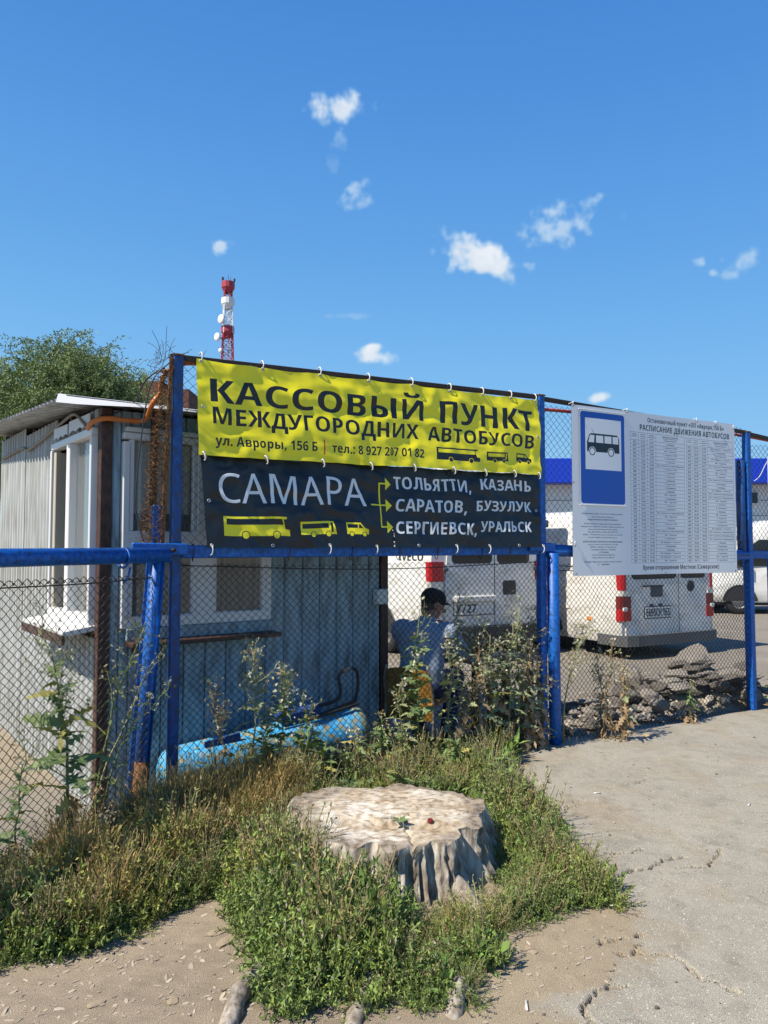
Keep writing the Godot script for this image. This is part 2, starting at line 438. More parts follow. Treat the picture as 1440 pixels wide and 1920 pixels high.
	tmat("pale_board", ntex(16, 0.02, [Color8(105, 91, 74), Color8(147, 133, 112), Color8(167, 154, 132)], [0.1, 0.5, 0.9], 4), Vector3(6, 2, 2), 0.8)
	tmat("concrete", ntex(17, 0.05, [Color8(77, 73, 68), Color8(118, 112, 106), Color8(145, 140, 132), Color8(169, 165, 158)], [0.1, 0.42, 0.62, 0.92], 5), Vector3(2.5, 2.5, 2.5), 0.95, 0.0, nnorm(42, 0.04, 8.0), 1.0)
	tmat("asphalt_chunk", ntex(18, 0.06, [Color8(48, 46, 43), Color8(84, 80, 75), Color8(114, 108, 101), Color8(144, 140, 132)], [0.1, 0.42, 0.66, 0.95], 5), Vector3(3, 3, 3), 0.95, 0.0, nnorm(43, 0.05, 8.0), 1.0)
	mat("fascia_blue", lin(0.008, 0.045, 0.52), 0.4)
	mat("fascia_navy", lin(0.008, 0.025, 0.16), 0.4)
	mat("wall_white", lin(0.76, 0.76, 0.75), 0.6)
	mat("wall_grey", lin(0.30, 0.31, 0.32), 0.7)
	mat("shop_wall", lin(0.22, 0.20, 0.18), 0.7)
	mat("door_red_brown", lin(0.10, 0.035, 0.022), 0.7)
	mat("door_yellow", lin(0.42, 0.38, 0.22), 0.7)
	tmat("brick_brown", ntex(19, 0.05, [Color8(70, 44, 36), Color8(96, 62, 50), Color8(110, 76, 62)], [0.1, 0.5, 0.9], 3), Vector3(0.6, 0.6, 0.6), 0.9)
	mat("tower_red", lin(0.36, 0.035, 0.055), 0.5)
	mat("tower_white", lin(0.72, 0.73, 0.74), 0.5)
	mat("antenna_dark", lin(0.06, 0.05, 0.06), 0.6)
	tmat("bark", ntex(20, 0.03, [Color8(46, 37, 30), Color8(74, 61, 49), Color8(98, 86, 72)], [0.1, 0.5, 0.9], 5), Vector3(3, 0.8, 3), 0.95)
	var wt := ntex(21, 0.012, [Color(0.66, 0.61, 0.54), Color(0.86, 0.83, 0.79), Color(0.94, 0.92, 0.89), Color(1, 1, 1)], [0.12, 0.36, 0.55, 0.85], 7)
	for q in [["stump_wood", Vector3(5.0, 1.2, 5.0)], ["stump_top", Vector3(2.4, 2.4, 3.4)]]:
		var m := tmat(q[0], wt, q[1], 0.9, 0.0, nnorm(44, 0.02, 8.0, 7), 0.7)
		m.vertex_color_use_as_albedo = true
	var gt := ntex(22, 0.085, [Color(0.52, 0.50, 0.47), Color(0.70, 0.69, 0.665), Color(0.76, 0.75, 0.725), Color(1, 0.99, 0.965)], [0.16, 0.36, 0.60, 0.74], 3, 1024)
	var gm := mat("ground", Color.WHITE, 0.95)
	gm.albedo_texture = gt; gm.vertex_color_use_as_albedo = true
	gm.normal_enabled = true; gm.normal_texture = nnorm(45, 0.13, 8.0, 3); gm.normal_scale = 0.1
	leafmat("leaf", 0.55); leafmat("grass", 0.5); leafmat("tree_leaf", 0.45)
	leafmat("dry", 0.25)
	var chip := mat("chip", Color.WHITE, 0.9); chip.vertex_color_use_as_albedo = true

# ---------------------------------------------------------------- ground
const CRACKS := [[1.064, -3.846, 1.171, -3.886, 1.248, -3.872, 1.339, -3.94], [1.092, -3.59, 1.18, -3.665, 1.28, -3.695, 1.413, -3.807, 1.517, -3.833], [0.978, -4.49, 1.088, -4.553, 1.218, -4.619],
	[1.455, -4.923, 1.552, -5.011, 1.695, -5.068, 1.808, -5.185], [0.654, -2.4, 0.684, -2.616, 0.746, -2.687, 0.866, -2.741], [0.97, -2.934, 1.088, -2.922, 1.134, -2.886, 1.132, -2.808, 1.24, -2.7],
	[0.833, -2.991, 0.929, -3.031, 1.035, -3.063], [0.903, -2.915, 0.976, -2.953, 1.017, -3.011], [0.976, -3.579, 1.069, -3.726, 1.161, -3.853], [1.423, -3.695, 1.591, -3.726, 1.746, -3.954]]
func yard_share(x: float, z: float) -> float:
	var l := fl(x, z)
	var t := clampf((maxf(0.0, -0.653 * l.x) - l.y - 0.02) / 0.4, 0.0, 1.0)
	return t * t * (3.0 - 2.0 * t)
func gh(x: float, z: float) -> float:
	var y := yard_share(x, z)
	var h := YARD * y
	h += 0.055 * exp(-(x * x + (z + 3.6) * (z + 3.6)) / 0.7) * (1.0 - y)
	h += n1.get_noise_2d(x * 0.7, z * 0.7) * 0.012 * (1.0 - y)
	return h
func asphalt_share(x: float, z: float) -> float:
	var t := [[-1.0, 0.2], [-2.3, 0.5], [-2.6, 0.62], [-2.8, 0.8], [-3.0, 1.02], [-3.2, 1.04], [-3.4, 0.98], [-3.7, 0.95], [-4.1, 0.92], [-4.9, 0.78], [-5.4, 0.9], [-5.8, 1.1], [-9.0, 1.1]]
	var e: float = t[-1][1]
	for i in t.size() - 1:
		if z <= t[i][0] and z > t[i + 1][0]: e = lerpf(t[i][1], t[i + 1][1], (t[i][0] - z) / (t[i][0] - t[i + 1][0]))
	var d := x - e + n1.get_noise_2d(x * 3.0, z * 3.0) * 0.22 + n2.get_noise_2d(x * 14.0, z * 14.0) * 0.05
	return smoothstep(-0.05, 0.1, d)
func gcol(x: float, z: float) -> Color:
	var l := fl(x, z)
	var a := asphalt_share(x, z)
	var n := n1.get_noise_2d(x * 1.1 + 7.0, z * 1.1); var m := n2.get_noise_2d(x * 9.0, z * 9.0); var f := n2.get_noise_2d(x * 30.0, z * 30.0)
	var asph := Color(0.523, 0.503, 0.449) * (1.0 + 0.10 * n + 0.07 * m + 0.08 * f)
	var dirt := Color(0.430, 0.365, 0.287) * (1.0 + 0.22 * n + 0.16 * m + 0.12 * f)
	var sand := Color(0.488, 0.416, 0.310) * (1.0 + 0.12 * m + 0.08 * f)
	dirt = dirt.lerp(sand, smoothstep(-0.25, 0.5, x + n * 0.4))
	var spot := Vector2(x - 1.28 - 0.05 * m, (z + 4.52) * 0.8).length() + 0.10 * m
	asph = asph.lerp(dirt, smoothstep(0.24, 0.10, spot) * 0.7)
	asph = asph.lerp(sand, smoothstep(0.1, 0.45, n2.get_noise_2d(x * 1.7 + 30.0, z * 1.7)) * 0.35)
	asph = asph * (1.0 - 0.12 * smoothstep(0.22, 0.5, n1.get_noise_2d(x * 2.3 + 90.0, z * 2.3)) - 0.14 * smoothstep(0.36, 0.46, n2.get_noise_2d(x * 6.0 + 12.0, z * 6.0)))      # oil and tar stains
	var c := dirt.lerp(asph, a)
	var y := yard_share(x, z)
	var yc := Color(0.381, 0.354, 0.313) * (1.0 + 0.16 * n + 0.10 * m + 0.06 * f)
	yc = yc.lerp(sand, smoothstep(0.3, -0.6, l.x) * 0.75 * smoothstep(-5.0, -5.6, z))
	return c.lerp(yc, y)
func crack_depth(x: float, z: float) -> float:
	var best := 0.0
	var p := Vector2(x + n2.get_noise_2d(x * 13.0, z * 13.0) * 0.018, z + n2.get_noise_2d(x * 13.0 + 50.0, z * 13.0) * 0.018)
	for ci in CRACKS.size():
		var c: Array = CRACKS[ci]
		var n := c.size() / 2
		for i in n - 1:
			var a := Vector2(c[2 * i], c[2 * i + 1]); var b := Vector2(c[2 * i + 2], c[2 * i + 3])
			if p.x < minf(a.x, b.x) - 0.03 or p.x > maxf(a.x, b.x) + 0.03 or p.y < minf(a.y, b.y) - 0.03 or p.y > maxf(a.y, b.y) + 0.03: continue
			var d := p.distance_to(Geometry2D.get_closest_point_to_segment(p, a, b))
			var w := (0.0125 if ci in [1] else 0.008) * (1.0 + 0.5 * n2.get_noise_2d(x * 12.0, z * 12.0))
			best = maxf(best, 1.0 - d / w)
	return maxf(best, 0.0)
func grid_lines(a: Array) -> PackedFloat32Array:     # [from, to, step] stretches in order
	var o := PackedFloat32Array()
	for s in a:
		var n := int(round(absf(s[1] - s[0]) / s[2]))
		for i in n: o.append(lerpf(s[0], s[1], i / float(n)))
	o.append(a[-1][1])
	return o
func build_ground():
	var xs := grid_lines([[-400.0, -40.0, 60.0], [-40.0, -8.0, 4.0], [-8.0, -2.4, 0.2], [-2.4, 0.55, 0.035], [0.55, 1.85, 0.0072], [1.85, 4.6, 0.04], [4.6, 12.0, 0.25], [12.0, 40.0, 4.0], [40.0, 400.0, 60.0]])
	var zs := grid_lines([[60.0, 0.0, 6.0], [0.0, -2.2, 0.2], [-2.2, -2.45, 0.03], [-2.45, -4.1, 0.0072], [-4.1, -5.3, 0.016], [-5.3, -8.0, 0.035], [-8.0, -16.0, 0.25], [-16.0, -60.0, 4.0], [-60.0, -500.0, 55.0]])
	var v := PackedVector3Array(); var c := PackedColorArray(); var uv := PackedVector2Array(); var ix := PackedInt32Array()
	var nx := xs.size()
	for z in zs:
		for x in xs:
			var h := gh(x, z)
			var col := gcol(x, z)
			if x > 0.6 and x < 1.85 and z > -5.25 and z < -2.3:
				var k := crack_depth(x, z)
				if k > 0.0:
					h -= 0.04 * minf(1.0, k * 2.2)
					col = col.lerp(Color(0.30, 0.25, 0.19), 0.8 * minf(1.0, k * 2.2))      # soil in the crack
			v.append(Vector3(x, h, z)); c.append(col); uv.append(Vector2(x, z) * 2.6)
	for j in zs.size() - 1:
		for i in nx - 1:
			var a := j * nx + i
			ix.append_array(PackedInt32Array([a, a + nx, a + 1, a + 1, a + nx, a + nx + 1]))
	var arr := []; arr.resize(Mesh.ARRAY_MAX)
	arr[Mesh.ARRAY_VERTEX] = v; arr[Mesh.ARRAY_COLOR] = c; arr[Mesh.ARRAY_TEX_UV] = uv; arr[Mesh.ARRAY_INDEX] = ix
	var am := ArrayMesh.new(); am.add_surface_from_arrays(Mesh.PRIMITIVE_TRIANGLES, arr)
	var st := SurfaceTool.new(); st.create_from(am, 0); st.generate_normals(); st.generate_tangents()
	var o := obj("ground", st.commit(), M.ground)
	tag(o, "pale cracked asphalt path and bare sandy soil", "", "", "structure")

# ---------------------------------------------------------------- far things
func build_backdrop():
	# long white hall with a blue fascia
	var b := thing("hall_building", "long white commercial hall with a bright blue fascia beyond the parked vans", "building", Vector3(0, YARD, -42.0))
	var st := S(); box(st, Vector3(20, 4.0, -6.0), Vector3(30, 2.6, 12.0)); obj("wall", st, M.wall_white, b)
	st = S()
	for k in 2: box(st, Vector3(20, 3.55 + 0.85 * k, 0.02), Vector3(30, 0.03, 0.04))
	obj("cladding_joint", st, M.wall_grey, b)
	st = S(); box(st, Vector3(15.05, 5.98, -5.5), Vector3(20.5, 1.36, 13.4), 0.03); tag(obj("fascia", st, M.fascia_blue, b), "bright blue metal fascia", "")
	st = S(); box(st, Vector3(30.3, 5.98, -5.6), Vector3(9.8, 1.36, 13.0), 0.03); tag(obj("fascia", st, M.fascia_navy, b), "dark blue metal fascia", "")
	st = S(); box(st, Vector3(20, 1.35, -8.5), Vector3(30, 2.7, 11.0)); obj("shop_front", st, M.shop_wall, b)
	for k in 9:
		st = S(); box(st, Vector3(6.2 + k * 3.4, 1.35, -0.5), Vector3(0.5, 2.7, 0.5), 0.02); obj("pillar", st, M.wall_white, b)
	for k in [[19.6, 4.55], [20.75, 4.55]]:
		st = S(); box(st, Vector3(k[0], k[1], 0.06), Vector3(0.75, 0.75, 0.08)); var wn = obj("window", st, M.white_plastic, b)
		st = S(); box(st, Vector3(k[0], k[1], 0.11), Vector3(0.6, 0.6, 0.03)); obj("pane", st, M.van_glass, wn)
	st = S(); box(st, Vector3(20.6, 1.3, -2.9), Vector3(1.2, 2.4, 0.1)); obj("door", st, M.door_red_brown, b)
	st = S(); box(st, Vector3(21.9, 1.3, -2.9), Vector3(1.3, 2.4, 0.1)); obj("door", st, M.door_yellow, b)
	st = S(); box(st, Vector3(22.5, 3.6, 0.08), Vector3(1.1, 1.9, 0.12)); obj("wall_panel", st, M.wall_grey, b)
	# brown building behind the tree
	b = thing("brown_building", "brown flat-roofed building showing above the ticket cabin roof", "building", Vector3(-21.2, YARD, -62.0))
	st = S(); box(st, Vector3(0, 7.55, -6), Vector3(9.6, 15.1, 12.0)); obj("wall", st, M.brick_brown, b)
	st = S(); box(st, Vector3(-1.2, 15.5, -6.2), Vector3(7.2, 0.9, 11.0), 0.03); obj("roof_parapet", st, M.brick_brown, b)
	for k in 6:
		st = S(); box(st, Vector3(-4.0 + k * 1.6, 12.6, 0.03), Vector3(0.9, 1.3, 0.06)); var w = obj("window", st, M.white_trim, b)
		st = S(); box(st, Vector3(-4.0 + k * 1.6, 12.6, 0.07), Vector3(0.7, 1.1, 0.03)); obj("pane", st, M.van_glass, w)
	for k in 7:
		st = S(); tube(st, [Vector3(-4.4 + k * 1.05, 15.9, -1), Vector3(-4.4 + k * 1.05, 16.7, -1)], 0.03, 4); obj("roof_rod", st, M.antenna_dark, b)
	build_tower()
	# tree
	willow("leafy_tree", "broad leafy green tree rising behind the ticket cabin roof", Vector3(-9.7, YARD, -22.0), 8.0, 3.5, 71, 140)
	willow("leafy_tree", "leafy green tree half hidden at the edge of the broad tree", Vector3(-14.8, YARD, -26.5), 8.8, 3.0, 72, 60)

func build_tower():
	var b := thing("radio_tower", "red and white lattice radio tower with round platforms and dishes", "tower", Vector3(-21.27, YARD, -100.0), 0.35)
	var wid := func(y: float) -> float: return lerpf(1.5, 0.46, clampf(y / 37.0, 0, 1))
	var bands := [[0.0, 14.0, "tower_red"], [14.0, 22.0, "tower_white"], [22.0, 30.9, "tower_red"], [30.9, 35.5, "tower_white"], [35.5, 37.9, "tower_red"]]
	for bd in bands:
		var leg := S(); var br := S()
		for s in [[-1, -1], [1, -1], [1, 1], [-1, 1]]:
			tube(leg, [Vector3(s[0] * wid.call(bd[0]), bd[0], s[1] * wid.call(bd[0])), Vector3(s[0] * wid.call(bd[1]), bd[1], s[1] * wid.call(bd[1]))]	, 0.075, 5)
		var y: float = bd[0]
		while y < bd[1] - 0.3:
			var y2 := minf(y + 1.15, bd[1])
			for f in 4:
				var A := [[-1, -1], [1, -1], [1, 1], [-1, 1]]
				var p: Array = A[f]; var q: Array = A[(f + 1) % 4]
				var w0: float = wid.call(y); var w1: float = wid.call(y2)
				tube(br, [Vector3(p[0] * w0, y, p[1] * w0), Vector3(q[0] * w1, y2, q[1] * w1)], 0.035, 4, false)
				tube(br, [Vector3(q[0] * w0, y, q[1] * w0), Vector3(p[0] * w1, y2, p[1] * w1)], 0.035, 4, false)
				tube(br, [Vector3(p[0] * w1, y2, p[1] * w1), Vector3(q[0] * w1, y2, q[1] * w1)], 0.035, 4, false)
			y = y2
		obj("mast_legs", leg, M[bd[2]], b); obj("lattice_braces", br, M[bd[2]], b)
	# ladder and cable run
	var st := S(); box(st, Vector3(0.1, 18.5, 0.1), Vector3(0.2, 37.0, 0.1)); obj("cable_run", st, M.tower_white, b)
	for pl in [[37.25, "tower_red"], [35.0, "tower_white"], [31.1, "tower_red"]]:
		st = S()
		var prof := [Vector2(0.5, -0.75), Vector2(0.82, -0.12), Vector2(0.9, 0.0), Vector2(0.9, 0.8), Vector2(0.86, 0.8), Vector2(0.86, 0.06), Vector2(0.3, 0.06)]
		lathe(st, prof, 12, Transform3D(Basis(), Vector3(0, pl[0], 0)))
		obj("platform", st, M[pl[1]], b)
	for d in [[32.7, -0.95, 0.62], [30.2, -1.45, 0.55], [28.4, -1.0, 0.3]]:
		st = S(true)
		var X := Transform3D(Basis(Vector3(0, 0, 1), PI / 2).rotated(Vector3.UP, 0.55), Vector3(d[1], d[0], 0.6))
		lathe(st, [Vector2(0.0, 0.16), Vector2(d[2] * 0.92, 0.15), Vector2(d[2], 0.11), Vector2(d[2], -0.1), Vector2(d[2] * 0.5, -0.2), Vector2(0.0, -0.24)], 16, X)
		var dish = obj("dish", st, M.tower_white, b)
		st = S(); tube(st, [Vector3(d[1], d[0], 0.6), Vector3(-0.5, d[0] - 0.2, 0.4)], 0.09, 5); obj("arm", st, M.antenna_dark, dish)
	for a in [[-0.75, 0.4], [0.8, 0.3], [0.3, -0.7]]:
		st = S(); box(st, Vector3(a[0], 38.35, a[1]), Vector3(0.25, 0.4, 0.15), 0.02); obj("antenna", st, M.antenna_dark, b)
	for a in [[-0.85, 0.0, 0.6], [0.0, 0.2, 0.9], [0.3, 0.2, 0.6], [-0.2, -0.5, 0.5], [0.85, 0.0, 0.6]]:
		st = S(); tube(st, [Vector3(a[0], 38.0, a[1]), Vector3(a[0], 38.1 + a[2], a[1])], 0.035, 4); obj("antenna_rod", st, M.antenna_dark, b)

func leaf_diamond(st: SurfaceTool, p: Vector3, d: Vector3, n: Vector3, l: float, w: float):
	var s := d.cross(n).normalized() * w * 0.5
	var mid := p + d * l * 0.45 + n * l * 0.06
	var tip := p + d * l
	tri(st, p, mid + s, tip); tri(st, p, tip, mid - s)
func rdir(r: RandomNumberGenerator) -> Vector3:
	var v := Vector3(r.randfn(), r.randfn(), r.randfn())
	return v.normalized() if v.length() > 0.01 else Vector3.UP
func willow(called: String, label: String, at: Vector3, h: float, rad: float, sd: int, per: int):
	var r := RandomNumberGenerator.new(); r.seed = sd
	var b := thing(called, label, "tree", at)
	var st := S(true)
	tube(st, smooth_path([Vector3(0, 0, 0), Vector3(0.1, 1.2, 0), Vector3(-0.05, 2.4, 0.05), Vector3(0.05, h * 0.6, 0)], 3), [0.34, 0.3, 0.28, 0.26, 0.24, 0.22, 0.2, 0.17, 0.14, 0.1], 10)
	obj("trunk", st, M.bark, b)
	var lobes := []
	for k in 16:
		var a := TAU * k / 16.0 + r.randf() * 0.5
		var e := r.randf_range(0.0, 1.0)
		var rr := rad * (0.75 if e < 0.5 else 0.5) * r.randf_range(0.7, 1.1)
		lobes.append(Vector3(cos(a) * rr, lerpf(h * 0.48, h * 0.86, e), sin(a) * rr))
	lobes.append(Vector3(0.3, h * 0.88, 0))
	st = S(true)
	for p in lobes:
		var base := Vector3(0.0, clampf(p.y * 0.5, 1.8, h * 0.55), 0)
		tube(st, smooth_path([base, base.lerp(p, 0.5) + Vector3(0, 0.25, 0), p], 3), [0.11, 0.09, 0.075, 0.06, 0.045, 0.03, 0.015], 6)
	obj("limbs", st, M.bark, b)
	# sprays of narrow leaves
	var sp := S()
	for j in 7:
		var d := (rdir(r) + Vector3(0, 0.25, 0)).normalized()
		var p := Vector3.ZERO
		for i in 9:
			d = (d + Vector3(0, -0.12, 0)).normalized(); p += d * 0.055
			for q in 2:
				var n := rdir(r); var ld := (d * 0.6 + rdir(r)).normalized()
				var g := r.randf_range(0.75, 1.25)
				sp.set_color(Color(0.16 * g, 0.22 * g, 0.08 * g))
				leaf_diamond(sp, p, ld, n, r.randf_range(0.06, 0.10), 0.026)
	var am := mesh_of(sp); var cr := SurfaceTool.new(); cr.begin(Mesh.PRIMITIVE_TRIANGLES)
	for p in lobes:
		var lr := rad * r.randf_range(0.34, 0.52)
		for i in per:
			var q := rdir(r) * pow(r.randf(), 0.4) * lr
			q.y *= 0.8
			var pos: Vector3 = p + q
			if n1.get_noise_3d(pos.x * 0.8, pos.y * 0.8, pos.z * 0.8 + sd) < -0.26: continue
			cr.append_from(am, 0, Transform3D(Basis(Vector3.UP, r.randf() * TAU).rotated(rdir(r), 0.3) * Basis.from_scale(Vector3.ONE * r.randf_range(0.8, 1.5)), pos))
	obj("crown", cr.commit(), M.tree_leaf, b)

# ---------------------------------------------------------------- ticket cabin
func corr(st: SurfaceTool, a: Vector3, along: Vector3, up: Vector3, out: Vector3, length: float, height: float, pitch: float, depth: float, phase := 0.0):   # a sheet with trapezoid ribs
	var pts := []
	var s := 0.0
	while s < length:
		var f := fposmod(s / pitch + phase, 1.0)
		pts.append([s, 0.0 if f < 0.3 or f > 0.92 else (1.0 if f > 0.42 and f < 0.8 else (clampf((f - 0.3) / 0.12, 0, 1) if f < 0.5 else clampf((0.92 - f) / 0.12, 0, 1)))])
		s += pitch * 0.06
	pts.append([length, pts[-1][1]])
	var q := []
	for i in pts.size():                                   # keep only the corners of the profile
		if i == 0 or i == pts.size() - 1 or absf(pts[i - 1][1] - 2 * pts[i][1] + pts[i + 1][1]) > 0.01: q.append(pts[i])
	for sd in [0.0, -0.002]:
		for i in q.size() - 1:
			var p0: Vector3 = a + along * q[i][0] + out * (q[i][1] * depth + sd); var p1: Vector3 = a + along * q[i + 1][0] + out * (q[i + 1][1] * depth + sd)
			quad(st, p0, p0 + up * height, p1 + up * height, p1)
func part(called: String, m: String, parent: Node, c: Vector3, s: Vector3, bev := 0.004) -> MeshInstance3D:
	var st := S(); box(st, c, s, bev)
	return obj(called, st, M[m], parent)
func roof_y(z: float) -> float:
	return 2.445 - 0.062 * z
func build_cabin():
	var b := thing("ticket_cabin", "weathered grey and blue sheet-metal ticket cabin with white framed windows", "cabin", Vector3(-1.768, 0, -4.752), TH + 0.14835)
	var X0 := -0.045; var X1 := 2.25; var Z1 := -3.2
	var by := YARD
	# carcass: inner walls with openings, floor and ceiling
	part("inner_wall", "interior", b, Vector3(1.1, 0.52, -0.07), Vector3(2.2, 1.02, 0.04), 0.0)
	part("inner_wall", "interior", b, Vector3(1.71, 1.7, -0.07), Vector3(1.0, 1.26, 0.04), 0.0)
	part("inner_wall", "interior", b, Vector3(1.1, 2.365, -0.07), Vector3(2.2, 0.09, 0.04), 0.0)
	part("inner_wall", "interior", b, Vector3(0.01, 0.50, -1.6), Vector3(0.03, 1.05, 3.1), 0.0)
	part("inner_wall", "interior", b, Vector3(0.01, 1.7, -2.15), Vector3(0.03, 1.28, 2.0), 0.0)
	part("inner_wall", "interior", b, Vector3(0.01, 2.37, -1.6), Vector3(0.03, 0.10, 3.1), 0.0)
	part("back_wall", "sheet_white", b, Vector3(1.1, 1.26, Z1), Vector3(2.29, 2.72, 0.05))
	part("side_wall", "sheet_white", b, Vector3(X1, 1.22, -1.6), Vector3(0.05, 2.6, 3.14))
	part("floor", "floor_boards", b, Vector3(1.1, by + 0.05, -1.6), Vector3(2.2, 0.08, 3.1), 0.0)
	part("ceiling", "interior", b, Vector3(1.1, 2.40, -1.6), Vector3(2.2, 0.02, 3.1), 0.0)
	part("inner_counter", "floor_boards", b, Vector3(0.9, 1.0, -0.4), Vector3(1.6, 0.04, 0.5))
	# front cladding: upright panels, cut round the window
	var x := 0.03; var k := 0
	var WX0 := 0.09; var WX1 := 1.175; var WY0 := 1.04; var WY1 := 2.312
	var ys := func(a: float, c: float, y0: float, y1: float):
		var st := S()
		var poly := PackedVector2Array([Vector2(a + 0.002, -0.022), Vector2(a + 0.002, 0.0), Vector2(a + 0.012, 0.012), Vector2(c - 0.014, 0.012), Vector2(c - 0.002, 0.0), Vector2(c - 0.002, -0.022)])
		prism(st, poly, y0, y1, Transform3D(Basis(Vector3(1, 0, 0), Vector3(0, 0, 1), Vector3(0, 1, 0)), Vector3(0, 0, -0.02)))
		obj("wall_panel", st, M.panel_blue, b)
	var edges := [0.03, 0.09, 0.155, 0.22]
	while edges[-1] < X1 - 0.2: edges.append(edges[-1] + 0.155)
	edges.append(X1 - 0.06)
	for i in edges.size() - 1:
		var a: float = edges[i]; var c: float = edges[i + 1]
		if c <= WX0 + 0.001 or a >= WX1: ys.call(a, c, by, 2.45)
		elif a < WX1 and c > WX1:
			ys.call(a, c, by, WY0 - 0.002); ys.call(a, c, WY1 + 0.002, 2.45); ys.call(WX1, c, WY0, WY1)
		else:
			ys.call(a, c, by, WY0 - 0.002); ys.call(a, c, WY1 + 0.002, 2.45)
	# brown corner irons
	var st := S(); box(st, Vector3(X0 + 0.036, 1.18, -0.036), Vector3(0.072, 2.56, 0.072), 0.004); tag(obj("corner_post", st, M.brown_paint, b), "brown steel corner post", "")
	st = S(); box(st, Vector3(X1 - 0.02, 1.18, -0.03), Vector3(0.07, 2.56, 0.07), 0.004); obj("corner_post", st, M.brown_paint, b)
	# left wall: ribbed sheets
	var lw := [[-2.16, 1.04, by, 2.53], [-3.2, 1.035, by, 2.60], [-1.12, 1.04, by, 0.98], [-1.12, 1.04, 2.33, 0.13]]
	for q in lw:
		st = S(); corr(st, Vector3(X0 + 0.012, q[2], q[0]), Vector3(0, 0, 1), Vector3.UP, Vector3(-1, 0, 0), q[1], q[3] if q[2] > 0.0 else q[3] - q[2], 0.105, 0.016)
		obj("ribbed_sheet", st, M.sheet_white, b)
	# roof
	for q in [[-1.05, 1.2], [-2.2, 1.17], [-3.4, 1.22]]:
		st = S(); corr(st, Vector3(-0.30, roof_y(q[0]) + 0.03, q[0]), Vector3(0, -0.062, 1).normalized(), Vector3(1, 0, 0), Vector3.UP, q[1], 2.72, 0.105, 0.02)
		obj("roof_sheet", st, M.roof_sheet, b)
	# front roof flashing, its free corner bent
	st = S(true)
	var rows := []
	for i in 25:
		var u := i / 24.0; var fx2 := lerpf(-0.34, 2.42, u)
		var bend := exp(-u * u * 40.0)
		rows.append([Vector3(fx2, roof_y(0.05) + 0.052, 0.05), Vector3(fx2, roof_y(0.12) + 0.054 - 0.004 * bend, 0.12 + 0.01 * bend), Vector3(fx2 - 0.02 * bend, roof_y(0.15) + 0.046 - 0.030 * bend, 0.145 + 0.035 * bend), Vector3(fx2 - 0.04 * bend, roof_y(0.15) + 0.032 - 0.055 * bend, 0.15 + 0.09 * bend)])
	for i in 24:
		for j in 3: quad(st, rows[i][j], rows[i][j + 1], rows[i + 1][j + 1], rows[i + 1][j])
	tag(obj("roof_flashing", st, M.white_plastic, b), "white bent metal flashing along the roof edge", "")
	for i in 9: part("rafter", "brown_paint", b, Vector3(1.1, roof_y(-0.1 - i * 0.4) - 0.0, -0.1 - i * 0.4), Vector3(2.2, 0.04, 0.05))
	# front window
	var w := Node3D.new(); w.name = "window"; b.add_child(w, true)
	var zc := -0.005
	for q in [[WX0, WX1, WY1 - 0.045, WY1], [WX0, WX1, WY0, WY0 + 0.075], [WX0, WX1, 1.53, 1.67]]:
		part("frame_rail", "white_plastic", w, Vector3((q[0] + q[1]) / 2, (q[2] + q[3]) / 2, zc), Vector3(q[1] - q[0], q[3] - q[2], 0.06), 0.006)
	for q in [[WX0, 0.135, 0.0], [WX1 - 0.04, WX1, 0.0], [0.60, 0.72, 0.001]]:
		part("frame_stile", "white_plastic", w, Vector3((q[0] + q[1]) / 2, (WY0 + WY1) / 2, zc + q[2]), Vector3(q[1] - q[0], WY1 - WY0 - 0.12, 0.062), 0.006)
	for q in [[0.135, 0.60, 1.115, 1.53], [0.72, 1.135, 1.115, 1.53], [0.135, 0.60, 1.67, 2.267], [0.72, 1.135, 1.67, 2.267]]:
		part("sash", "white_plastic", w, Vector3(q[0] + 0.014, (q[2] + q[3]) / 2, zc), Vector3(0.03, q[3] - q[2], 0.045), 0.004)
		part("sash", "white_plastic", w, Vector3(q[1] - 0.014, (q[2] + q[3]) / 2, zc), Vector3(0.03, q[3] - q[2], 0.045), 0.004)
		part("pane", "glass", w, Vector3((q[0] + q[1]) / 2, (q[2] + q[3]) / 2, zc), Vector3(q[1] - q[0] - 0.05, q[3] - q[2], 0.004), 0.0)
	for q in [[0.165, 0.575], [0.75, 1.11]]:
		st = S()
		for i in 22:
			var xx := lerpf(q[0], q[1], i / 22.0); var xn := lerpf(q[0], q[1], (i + 1) / 22.0)
			var za := -0.055 + (0.003 if i % 2 else 0.0); var zb := -0.055 + (0.0 if i % 2 else 0.003)
			quad(st, Vector3(xx, 1.79, za), Vector3(xx, 2.262, za), Vector3(xn, 2.262, zb), Vector3(xn, 1.79, zb))
		obj("blind", st, M.blind, w)
	part("sill", "brown_paint", w, Vector3(0.66, 0.945, 0.07), Vector3(1.07, 0.03, 0.16), 0.004)
	part("sill_board", "panel_blue", w, Vector3(0.66, 1.0, 0.022), Vector3(1.07, 0.078, 0.03), 0.004)
	part("bracket", "dark_steel", w, Vector3(0.19, 0.905, 0.06), Vector3(0.05, 0.05, 0.1), 0.004)
	part("lock_box", "white_trim", b, Vector3(2.16, 1.17, 0.04), Vector3(0.11, 0.12, 0.07), 0.006)
	# brown square bar standing before the window
	st = S(); box(st, Vector3(0.268, 2.03, 0.075), Vector3(0.036, 0.98, 0.036), 0.003); tag(obj("steel_bar", st, M.brown_paint, b), "dark brown steel bar fixed before the front window", "")
	# left window
	w = Node3D.new(); w.name = "window"; b.add_child(w, true)
	var xl := X0 - 0.005
	part("frame_rail", "white_plastic", w, Vector3(xl, 2.315, -0.6), Vector3(0.07, 0.05, 1.04), 0.006)
	part("frame_rail", "white_plastic", w, Vector3(xl, 1.09, -0.6), Vector3(0.07, 0.07, 1.04), 0.006)
